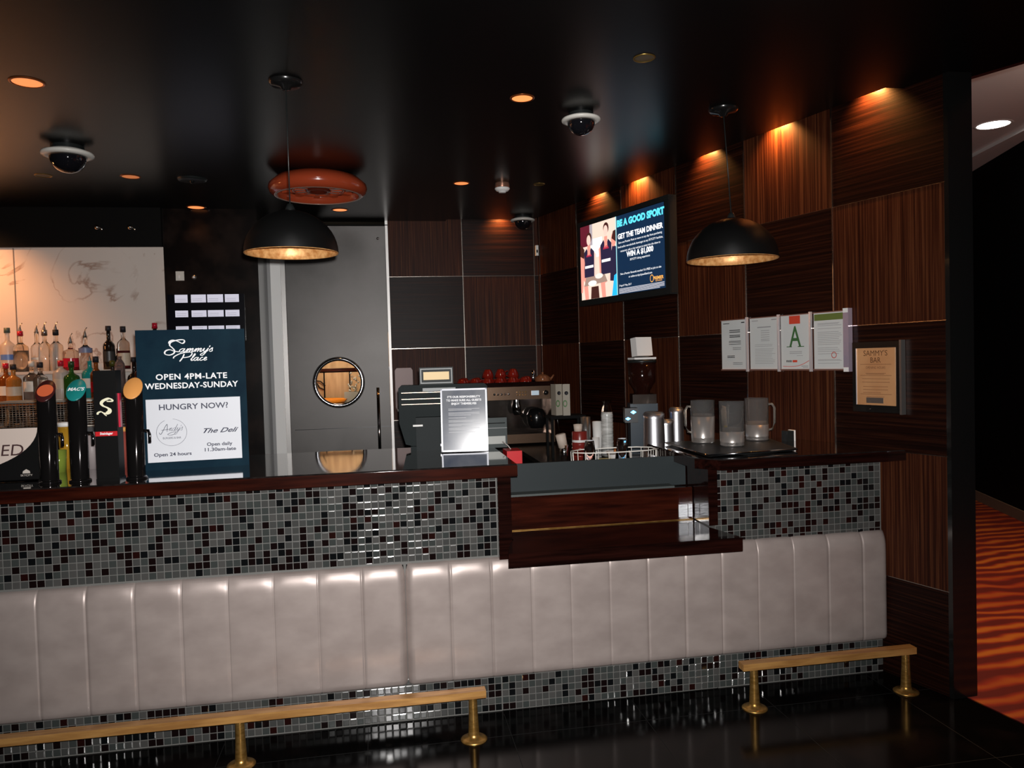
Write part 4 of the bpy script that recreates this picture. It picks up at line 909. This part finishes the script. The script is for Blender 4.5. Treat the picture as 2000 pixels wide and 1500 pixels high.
def bottle(x, y, z, h, r, body, label, capm=None, lab=None, neck=.3, fill=None, pourer=False, labz=(.18, .42), square=False, grp='bottles on the upper back bar shelf', shoulder=.12):
    t = thing('liquor_bottle', label, 'bottle', (x, y, z), 0, grp)
    r = r*1.13; hs = h*(1-neck-shoulder); rn = min(.014, r*.42)
    prof = [(0, 0), (r*.94, 0), (r, .008), (r, hs), (r*.9, hs+h*shoulder*.45), (rn*1.4, hs+h*shoulder), (rn, hs+h*shoulder+.01), (rn, h*.97), (rn*1.15, h*.975), (rn*1.1, h), (0, h)]
    lathe('glass_body', body, prof, t, seg=20)
    if fill: lathe('liquid', fill[0], [(0, .006), (r*.9, .008), (r*.9, hs*fill[1]), (0, hs*fill[1])], t, seg=16)
    if capm: lathe('cap', capm, [(0, h+.004), (rn*1.35, h+.003), (rn*1.4, h-.03-.01*rnd.random()), (rn, h-.032)], t, seg=14)
    if lab: lathe('paper_label', lab, [(r*1.01, h*labz[0]), (r*1.01, h*labz[1])], t, seg=20)
    if pourer: MB().lathe([(rn*.9, h-.01), (rn*.7, h+.015), (rn*.4, h+.03)], 10).tube([(0, 0, h+.02), (.004, 0, h+.045), (.016, 0, h+.06)], .004, 6).build('pourer', steel, t)
    return t
frost = mat('frosted_glass', (.8, .72, .65), .3, trans=.6); cg = mat('clear_bottle', (.9, .92, .92), .05, trans=1, ior=1.35)
dkg = mat('dark_bottle', (.012, .008, .006), .08, coat=1); grn = mat('green_bottle', (.03, .13, .02), .08, trans=.5); amb = mat('amber_bottle', (.3, .08, .015), .08, trans=.5)
redl = mat('red_liqueur', (.45, .01, .03), .25, coat=.5); bluel = mat('blue_label', (.1, .2, .5), .4); whl = mat('label_paper', (.65, .62, .55), .5); crl = mat('cream_label', (.5, .42, .32), .5)
Y1 = 6.08; Z1 = 1.605
bottle(-2.70, Y1, Z1, .20, .035, cg, 'pale bottle half cut off by the left edge of the photo, upper shelf', redl, whl)
bottle(-2.62, Y1, Z1, .315, .042, frost, 'frosted bottle with a blue label and green-grey cap, upper shelf', mat('grey_green_cap', (.07, .1, .08), .5), bluel, labz=(.28, .4))
bottle(-2.535, Y1, Z1, .29, .044, cg, 'clear bottle with a red collar and pourer, upper shelf', redl, None, pourer=True, fill=(mat('clear_liquid', (.6, .55, .5), .1, trans=.9), .9))
bottle(-2.455, Y1+.07, Z1, .29, .037, cg, 'clear bottle with a pourer right of the red-collared one', None, whl, pourer=True, labz=(.3, .35))
bottle(-2.375, Y1, Z1, .295, .038, cg, 'clear bottle with a tall pourer in the middle of the clear group', steel, None, pourer=True)
bottle(-2.30, Y1, Z1, .295, .04, cg, 'clear bottle with a dark collar at the right of the clear group', ink, None, pourer=True)
bottle(-2.205, Y1, Z1, .21, .047, cg, 'squat clear bottle filled with bright red liqueur', None, redl, pourer=True, neck=.26, fill=(redl, .6), labz=(.12, .42))
bottle(-2.105, Y1, Z1, .25, .04, cg, 'clear bottle with a blue-grey band and chrome pourer', None, mat('blue_grey_label', (.15, .18, .3), .4), pourer=True, labz=(.5, .64))
bottle(-1.945, Y1, Z1, .315, .036, dkg, 'tall dark bottle with a black loop neck, upper shelf', ink, mat('dark_label', (.03, .03, .03), .4), neck=.34)
bottle(-1.895, Y1+.05, Z1, .15, .025, dkg, 'small black bottle behind the tall dark one', ink)
bottle(-1.845, Y1, Z1, .31, .038, cg, 'bottle with deep red liquid and a cream label, upper shelf', ink, crl, fill=(mat('deep_red_liquid', (.12, .005, .01), .2), .75), labz=(.08, .38))
bottle(-1.625, Y1, Z1, .33, .035, dkg, 'dark bottle with a red cap behind the blue notice board', redl)
Y2 = 5.88; Z2 = 1.395; G2 = 'bottles on the lower back bar shelf'
def b2(x, *a, **k):
    b2.n = getattr(b2, 'n', 0) + 1
    bottle(x, Y2 + (.05 if b2.n % 2 else -.05), Z2, *a, grp=G2, **k)
b2(-2.575, .27, .045, amb, 'amber whisky bottle at the left end of the lower shelf', redl, whl)
b2(-2.485, .26, .042, mat('honey_bottle', (.5, .2, .04), .1, trans=.4), 'honey-coloured bottle with a black cap, lower shelf', ink, crl)
b2(-2.41, .28, .047, cg, 'clear bottle with a white label above the glass rack', whl, whl, labz=(.25, .5))
b2(-2.315, .27, .04, cg, 'clear bottle with a dark blue cap, lower shelf', ink, None)
b2(-2.22, .28, .046, frost, 'squat bottle with a red stopper and cream label', redl, crl, neck=.2, labz=(.3, .55))
b2(-2.115, .27, .045, grn, 'green bottle on the lower shelf behind the teal-badged tap', mat('green_cap', (.02, .06, .02), .4), None)
b2(-2.03, .275, .045, mat('teal_bottle', (.01, .22, .22), .15, coat=.5), 'teal gin bottle with a white round label', None, whl, neck=.2, labz=(.3, .55), pourer=True)
b2(-1.955, .30, .034, amb, 'slim red-brown bottle with a grey cap right of the teal one', ink, redl)
b2(-1.88, .27, .035, dkg, 'olive-black bottle mostly behind the square beer tower', mat('olive_cap', (.06, .06, .01), .4))
b2(-1.80, .30, .03, mat('smoky_glass', (.4, .3, .28), .1, trans=.8), 'smoky grey bottle right of the square beer tower', None, None, neck=.1)
b2(-1.735, .29, .04, dkg, 'dark wine bottle with a long neck, lower shelf', ink, None, neck=.38)
b2(-1.655, .30, .042, amb, 'red-brown bottle with an orange label beside the blue board', ink, mat('orange_label', (.6, .28, .06), .4), labz=(.15, .5))
# wire glass rack
t = thing('glass_rack', 'perforated wire rack of glassware on top of the grey fridge', 'rack', (-2.0, 5.5, 1.24))
rk = mat('rack_wire', (.4, .37, .33), .3, .6)
b = MB()
for z in [i*.014 for i in range(12)]: b.tube([(-.42, -.14, .01+z), (.4, -.14, .01+z)], .0022, 4)
for x in [i*.02 for i in range(42)]: b.tube([(-.42+x, -.14, .01), (-.42+x, -.14, .165)], .0018, 4)
b.build('front_mesh', rk, t)
MB().tube([(-.44, -.14, .17), (.4, -.14, .17), (.4, .14, .17), (-.44, .14, .17)], .006, 6, True).tube([(-.42, -.14, 0.006), (.4, -.14, .006), (.4, .14, .006), (-.42, .14, .006)], .006, 6, True).build('frame', mat('pale_rack_frame', (.5, .45, .38), .3, .3), t)
for x in (-.44, .39): MB().tube([(x-.005, -.14, .165), (x+.02, -.14, .008)], .006, 6).tube([(x+.008, -.143, .165), (x+.03, -.143, .008)], .004, 6).build('corner_post', mat('pale_rack_frame', (.5, .45, .38), .3, .3), t)
for i in range(7):
    for j in range(2):
        x = -2.36+i*.115; tumbler(x, 5.45+j*.1, 1.252, .036, .13, glass, 'clear glass standing in the wire rack, ' + ['first', 'second', 'third', 'fourth', 'fifth', 'sixth', 'last'][i] + ' from the left in the ' + ['front', 'rear'][j] + ' row', 'glass', name='drinking_glass')['group'] = 'glasses in the wire rack'
# small chrome pieces added to stand in for glints on the bulkhead
for i, x in enumerate((-2.03, -1.80)):
    t = thing('hanging_glass', ['pair of clear glasses hanging in the black recess, left one', 'clear glass hanging in the black recess, right one'][i] if False else ['small chrome spotlight on the black bulkhead, left one', 'small chrome spotlight on the black bulkhead, right one'][i], 'spotlight', (x, 6.21, 2.66), 0, 'chrome spotlights on the bulkhead')
    MB().lathe([(0, 0), (.018, 0), (.02, .02), (0, .03)], 14, M=Matrix.Rotation(PI/2, 4, 'X')).build('head', chrome, t); MB().tube([(.02, -.01, 0), (.04, -.02, -.02)], .006, 8).build('arm', chrome, t)

# switch panel on the dark column: twelve white labels, buttons beneath
t = thing('label_panel', 'black panel with twelve small white labels in rows on the dark column', 'control panel', (-1.3, 6.25, 1.8))
Kx = 6.25/6.7; 
box('plate', mat('panel_black', (.004, .004, .007), .2), -.27, .29, -.012, 0, .0, .36, t, .002)
lb = mat('white_backlit_label', (.75, .75, .85), .5, emit=(.8, .8, 1), es=.35)
ZZ = [(.326, .388), (.214, .262), (.106, .147)]
zz0 = [(2.155, 2.215), (2.045, 2.095), (1.935, 1.972)]
for r, (za, zb) in enumerate([(.307, .367), (.197, .247), (.09, .128)]):
    for c in range(4):
        x0 = [-.215, -.098, .02, .148][c]
        l = box('white_label', lb, x0, x0+[.092, .108, .115, .103][c], -.015, -.012, za-.01, zb-.01, t)
        b = MB()
        for q in range(2): b.box(x0+.01, x0+.08, -.0156, -.015, za+.002+q*.014, za+.0035+q*.014)
        b.build('label_line', inkgrey, l)
for c in range(4): lathe('button', [mat('pale_blue_button', (.2, .45, .55), .3), steel, steel, steel][c], [(0, .012), (.014, .01), (.016, 0)], t, seg=16, M=Matrix.Translation((-.16+c*.118, -.012, .045)) @ Matrix.Rotation(PI/2, 4, 'X'))
t = thing('wall_switch', 'cream light switch above the panel of white labels', 'switch', (-1.472, 6.25, 2.30))
box('plate', mat('cream_collar', (.62, .6, .55), .35), -.03, .03, -.01, 0, -.035, .035, t, .004); box('rocker', white, -.01, .0, -.014, -.01, -.018, .004, t)
t = thing('round_knob', 'small round pale knob beside the cream light switch', 'knob', (-1.372, 6.25, 2.29))
lathe('knob_body', steel, [(0, .014), (.012, .013), (.018, .004), (.019, 0)], t, seg=18, M=Matrix.Rotation(PI/2, 4, 'X')); lathe('knob_centre', white, [(0, .018), (.008, .014)], t, seg=12, M=Matrix.Rotation(PI/2, 4, 'X'))

# ------------------------------------------------------------------ on the right wall
def on_wall(name, label, cat, y, z, off=0, group=None): 
    return thing(name, label, cat, wallpt(y, z, off), RW, group)
# television
TW, TH = 1.13, .645
t = on_wall('television', 'wall-mounted television showing a sport dinner advert', 'television', 5.38, 2.30-TH/2+.015, .03)
box('housing', black_plastic, -TW/2, TW/2, -.085, -.02, 0, TH, t, .006)
box('wall_bracket', steel, -.2, .2, -.02, .028, .2, .45, t)
box('side_trim', mat('grey_side_trim', (.012, .012, .012), .6, spec=.2), TW/2, TW/2+.004, -.08, -.03, .01, TH-.01, t)
def em(n, c, e=1.5): return mat(n, (.0, .0, .0), .3, emit=c, es=e)
def scr(n, c, pts, y, par):
    b = MB(); vs = [b.bm.verts.new((x, y, z)) for x, z in pts]; b.bm.faces.new(vs)
    return b.build(n, c, par)
x0, x1, z0, z1 = -TW/2+.045, TW/2-.045, .045, TH-.04
navy_e = em('screen_navy', (.006, .02, .05)); xm = x0 + (x1-x0)*.47
sc = box('screen', black_gloss, x0-.005, x1+.005, -.0865, -.085, z0-.005, z1+.005, t)
YS = -.0868
def P_(a, b_): return (x0 + (xm-x0)*a, z0 + (z1-z0)*b_)
scr('navy_field', navy_e, [(xm, z0), (x1, z0), (x1, z1), (xm, z1)], YS, sc)
scr('photo_background', em('screen_cream', (.72, .55, .45)), [P_(0, 0), P_(1, 0), P_(1, 1), P_(0, 1)], YS, sc)
scr('photo_door', em('screen_maroon', (.1, .01, .02)), [P_(0, .72), P_(.27, .72), P_(.27, 1), P_(0, 1)], YS-.0002, sc)
scr('photo_window', em('screen_white', (.95, .95, .92)), [P_(.3, .55), P_(.62, .55), P_(.62, .8), P_(.3, .8)], YS-.0002, sc)
scr('photo_pillar', em('screen_grey', (.35, .3, .32)), [P_(.27, .72), P_(.35, .72), P_(.35, 1), P_(.27, 1)], YS-.0003, sc)
skin = em('screen_skin', (.7, .26, .2)); skin2 = em('screen_skin_light', (.85, .5, .42)); shirt = em('screen_dark_jersey', (.02, .015, .04)); redt = em('screen_red', (.35, .02, .05)); hair = em('screen_hair', (.05, .015, .012))
def ell(cx, cz, rx, rz, n=14): return [P_(cx+rx*math.cos(2*PI*i/n), cz+rz*math.sin(2*PI*i/n)) for i in range(n)]
def person(cx, hz, s, k, dark=True):
    y = YS-.0004-k*.0009
    scr('photo_arm', skin, [P_(cx-.2*s, .62*hz), P_(cx-.13*s, .66*hz), P_(cx-.06*s, .3), P_(cx+.02*s, .2), P_(cx-.06*s, .18), P_(cx-.18*s, .28)], y, sc)
    scr('photo_arm', skin2, [P_(cx+.13*s, .66*hz), P_(cx+.2*s, .62*hz), P_(cx+.2*s, .3), P_(cx+.08*s, .2), P_(cx+.02*s, .24), P_(cx+.12*s, .32)], y, sc)
    scr('photo_torso', shirt, [P_(cx-.14*s, .3), P_(cx+.14*s, .3), P_(cx+.15*s, .66*hz), P_(cx+.06*s, .72*hz), P_(cx, .62*hz), P_(cx-.06*s, .72*hz), P_(cx-.15*s, .66*hz)], y-.0002, sc)
    scr('photo_neckband', redt, [P_(cx-.08*s, .60*hz), P_(cx+.08*s, .60*hz), P_(cx+.05*s, .64*hz), P_(cx-.05*s, .64*hz)], y-.0003, sc)
    scr('photo_lettering_band', em('screen_white', (.95, .95, .92)), [P_(cx-.12*s, .44*hz), P_(cx+.12*s, .44*hz), P_(cx+.12*s, .475*hz), P_(cx-.12*s, .475*hz)], y-.0003, sc)
    scr('photo_neck', skin, [P_(cx-.04*s, .62*hz), P_(cx+.04*s, .62*hz), P_(cx+.04*s, .76*hz), P_(cx-.04*s, .76*hz)], y-.0003, sc)
    scr('photo_hair', hair, ell(cx+.01, .86*hz, .075*s, .075), y-.0004, sc)
    scr('photo_face', skin2, ell(cx, .83*hz, .058*s, .07), y-.0005, sc)
person(.24, .96, 1.0, 0); person(.72, 1.04, 1.0, 1)
y = YS-.0030
scr('photo_person_left', skin, [P_(0, .1), P_(.05, .1), P_(.12, .5), P_(.1, .6), P_(0, .66)], y, sc); scr('photo_hair_left', hair, [P_(0, .6), P_(.1, .56), P_(.12, .68), P_(.03, .76), P_(0, .74)], y-.0001, sc)
scr('photo_person_right', shirt, [P_(.82, .2), P_(1, .18), P_(1, .62), P_(.9, .66), P_(.84, .5)], y, sc); scr('photo_head_right', skin, ell(.93, .72, .065, .09), y-.0001, sc); scr('photo_hair_right', hair, [P_(.88, .74), P_(1, .68), P_(1, .84), P_(.92, .83)], y-.0002, sc)
scr('photo_blue_shirt', em('screen_blue', (.02, .4, .8)), [P_(.86, 0), P_(1, 0), P_(1, .28), P_(.93, .26)], y-.0003, sc)
scr('photo_table', em('screen_table', (.3, .2, .16)), [P_(.1, .18), P_(.75, .2), P_(.68, .3), P_(.15, .3)], y-.0004, sc)
scr('photo_plate', em('screen_white', (.95, .95, .92)), ell(.33, .21, .12, .035), y-.0006, sc); scr('photo_plate', em('screen_plate', (.75, .65, .6)), ell(.52, .29, .11, .035), y-.0005, sc)
for a, q in ((.12, .12), (.6, .1)): scr('photo_leg', skin, [P_(a, 0), P_(a+.1, 0), P_(a+.08, .2), P_(a-.04, .2)], y-.0002, sc)
scr('photo_shorts', hair, [P_(.28, 0), P_(.52, 0), P_(.5, .16), P_(.3, .16)], y-.0002, sc)
scr('divider', em('screen_cyan', (.2, .75, .85)), [(xm-.003, z0), (xm+.003, z0), (xm+.003, z1), (xm-.003, z1)], y-.0008, sc)
cy = em('screen_cyan_text', (.1, .62, .78)); wt = em('screen_white_text', (.9, .9, .92)); og = em('screen_orange', (.85, .4, .08)); xc = (xm+x1)/2; yt = YS-.0006
HH = z1-z0; zt = lambda f: z0 + HH*f
text([('BE A GOOD SPORT', .062, xc+.005, zt(.865), dict(bold=.004, fit=.545))], 'headline', cy, sc, yt)
text([('GET THE TEAM DINNER', .05, xc, zt(.705), dict(bold=.002, fit=.52)), ('WIN A $1,000', .05, xc, zt(.46), dict(bold=.002, fit=.31)),
      ('Earn one Premier Point or more on any day from purchasing', .021, xc, zt(.645), dict(fit=.50)), ('food and/or non-alcoholic beverages at any SKYCITY facilities,', .021, xc, zt(.59), dict(fit=.52)), ('restaurant, cafe or bar and get an entry into the draw to', .021, xc, zt(.535), dict(fit=.46)),
      ('SKYCITY dining experience', .021, xc, zt(.405), dict(fit=.23)), ("Not a Premier Rewards member? It's FREE to join on site", .021, xc, zt(.245), dict(fit=.47)), ('or online at skycityauckland.com', .021, xc, zt(.195), dict(fit=.27)), ('7 April-7 May 2017', .019, xm+.02, zt(.1), dict(align='LEFT', fit=.15))], 'body_lettering', wt, sc, yt)
text([('PREMIER', .03, x1-.075, zt(.115), dict(bold=.0008, fit=.11)), ('REWARDS', .014, x1-.07, zt(.09), dict(fit=.07))], 'logo_lettering', og, sc, yt)
b = MB(); b.lathe([(.016, 0), (.02, 0)], 20, sy=1.3, M=Matrix.Translation((x1-.145, yt, zt(.135))) @ Matrix.Rotation(PI/2, 4, 'X')); b.build('logo_ring', og, sc)
b = MB()
for i in range(5): b.box(xm+.02, x1-.01-(.05 if i == 4 else 0), yt-.0001, yt, zt(.068-i*.014), zt(.075-i*.014))
b.build('terms_lines', em('screen_dim_text', (.5, .5, .55)), sc)

# four framed certificates in acrylic
paper = mat('certificate_paper', (.58, .6, .59), .4, coat=.4)
labs = ['leftmost framed certificate with centred black text', 'second framed certificate, headed and closely printed', 'framed certificate with the big green letter A and red tab', 'rightmost framed sheet with an olive green header bar']
YY = [(4.497, 4.292), (4.265, 4.055), (4.035, 3.838), (3.812, 3.622)]
for i, (ya, yb) in enumerate(YY):
    ym = (ya+yb)/2; wd = (ya-yb)/.9573/2; hgt = .308
    t = on_wall('certificate_frame', labs[i] + ' on the right wall', 'certificate', ym, 1.49, .003, 'certificates in a row on the right wall')
    box('sheet', paper, -wd, wd, -.006, 0, .008, hgt-.005, t)
    MB().box(-wd-.003, wd+.003, -.012, -.002, 0, .008).box(-wd-.003, wd+.003, -.012, -.002, hgt-.005, hgt).build('clip_edge', mat('copper_edge', (.3, .17, .14), .3, .5), t)
    MB().box(wd+.001, wd+.011, -.016, 0, -.006, hgt+.006).build('acrylic_side', mat('bright_acrylic_side', (.75, .72, .75), .15, .5), t)
    b = MB(); gy = -.0066
    def line(a, c, z, w_=.003): b.box(a*wd, c*wd, gy, -.006, z*hgt, z*hgt+w_)
    if i == 0:
        for z in (.78, .745, .68, .65): line(-.35, .5, z, .0045)
        for z in (.57, .545, .51): line(-.4, .55, z)
        for z in (.44, .41): line(-.1, .55, z, .002)
        for z in (.28, .25): line(-.55, .05, z, .004)
        for z in (.15, .12): line(-.1, .65, z, .002)
        line(-.85, -.35, .92, .004); line(.6, .85, .92, .006)
    elif i == 1:
        line(-.45, .5, .80, .006)
        for z in (.74, .70, .66, .62, .58, .55): line(-.2, .4, z)
        for z in (.48, .45, .4, .37, .34, .31, .28, .25, .22, .19, .16, .13): line(-.65, .5+.3*rnd.random(), z, .002)
        line(-.85, -.4, .93, .004); line(.55, .9, .93, .006)
    elif i == 2:
        for z in (.33, .3): line(-.4, .45, z, .003)
        line(.1, .5, .26, .002); line(.4, .85, .07, .004); line(.5, .85, .045, .003)
    else:
        for z in (.80, .785, .76, .71, .65, .62, .59, .56, .53, .50, .47, .44, .38, .35, .32, .28, .18, .165, .12): line(-.75, .55+.3*rnd.random(), z, .0022)
    b.build('print_lines', inkgrey if i != 0 else ink, t)
    if i == 2:
        c = mat('certificate_red', (.6, .06, .03), .5)
        box('red_tab', c, -.4*wd, .35*wd, -.0066, -.006, .83*hgt, .975*hgt, t)
        text([('rating', .014, 0, .88*hgt, {})] if False else [('A', .165, 0, .42*hgt, dict(bold=.001, fit=.085))], 'letter', mat('grade_green', (.05, .14, .045), .5), t, -.0068)
        b = MB(); b.box(-.062, -.024, -.0068, -.0064, .418*hgt, .432*hgt).box(.018, .062, -.0068, -.0064, .418*hgt, .432*hgt); b.build('letter_serif', mat('grade_green', (.05, .14, .045), .5), t)
        text([('FOOD', .014, -.045, .15*hgt, dict(bold=.0008))], 'mark_black', ink, t, -.0068); box('mark_red', c, -.02, .012, -.0066, -.006, .145*hgt, .185*hgt, t)
        ribbons([([(-.9*wd, .075*hgt), (-.2*wd, .07*hgt), (.4*wd, .1*hgt), (.98*wd, .18*hgt)], .003)], -.0068, 'red_swoosh', c, t, .1)
    if i == 3:
        box('olive_header', mat('olive_header', (.13, .17, .04), .5), -.97*wd, .97*wd, -.0066, -.006, .855*hgt, .965*hgt, t)
        MB().lathe([(.013, 0), (.017, 0)], 24, M=Matrix.Translation((.03, -.0068, .26*hgt)) @ Matrix.Rotation(PI/2, 4, 'X')).build('round_seal', mat('seal_red', (.5, .07, .05), .5), t)
t = on_wall('acrylic_rack_end', 'clear glossy acrylic edge block right of the last certificate', 'sheet holder', 3.597, 1.484, .004)
box('side_block', mat('milky_acrylic', (.35, .3, .38), .12, .3), -.016, .016, -.03, 0, 0, .322, t, .003)
MB().box(-.0145, .0145, -.032, -.03, 0, .022).box(-.0145, .0145, -.032, -.03, .3, .322).build('end_cap', white, t)

# framed bar plaque
t = on_wall('framed_plaque', "black framed copper-coloured plaque headed SAMMY'S BAR on the right wall", 'plaque', 3.43, 1.285, .002)
box('frame', black_gloss, -.145, .125, -.022, 0, 0, .345, t, .003)
cu = noise_mix(mat('copper_plate', (.6, .3, .14), .3, .2), (.55, .27, .12), (.66, .36, .17), (1, 1, 1), 6, 3)
box('plate', cu, -.115, .10, -.026, -.022, .035, .315, t)
box('bright_edge', mat('bright_acrylic_side', (.75, .72, .75), .15, .5), -.121, -.115, -.027, -.022, .035, .315, t)
box('side_bar', steel, .125, .136, -.03, 0, -.005, .35, t); 
et = mat('etched_brown', (.2, .085, .04), .5)
text([("SAMMY'S", .038, -.008, .277, dict(fit=.135)), ('BAR', .038, -.008, .243, dict(fit=.058))], 'title', mat('etched_dark', (.11, .045, .02), .5), t, -.0265)
text([('OPENING HOURS', .017, -.008, .213, dict(fit=.11)), ('4PM TO LATE', .017, -.008, .193, dict(fit=.105)), ('WEDNESDAY TO SUNDAY', .014, -.008, .165, dict(fit=.16)), ('PLEASE DRINK RESPONSIBLY', .014, -.008, .148, dict(fit=.16))] if False else [('HOME MADE', .017, -.008, .213, dict(fit=.11)), ('BAR OR BAR', .017, -.008, .193, dict(fit=.1))] if False else [('OPENING HOURS', .017, -.008, .213, dict(fit=.11))], 'subtitle', et, t, -.0265)
b = MB()
for z, a, c in ((.234, -.095, .08), (.19, -.065, .05), (.186, -.06, .04), (.180, -.095, .08), (.163, -.085, .07), (.147, -.085, .07), (.125, -.08, .06), (.11, -.08, .06), (.095, -.08, .02), (.088, -.095, .08), (.075, -.06, .04)): b.box(a, c, -.0263, -.026, z, z+.0018)
b.build('etched_lines', et, t)
box('grey_label', steel, -.062, .035, -.0268, -.026, .045, .072, t); lathe('screw', chrome, [(0, .003), (.004, .002), (.005, 0)], t, seg=12, M=Matrix.Translation((-.045, -.022, .015)) @ Matrix.Rotation(PI/2, 4, 'X'))
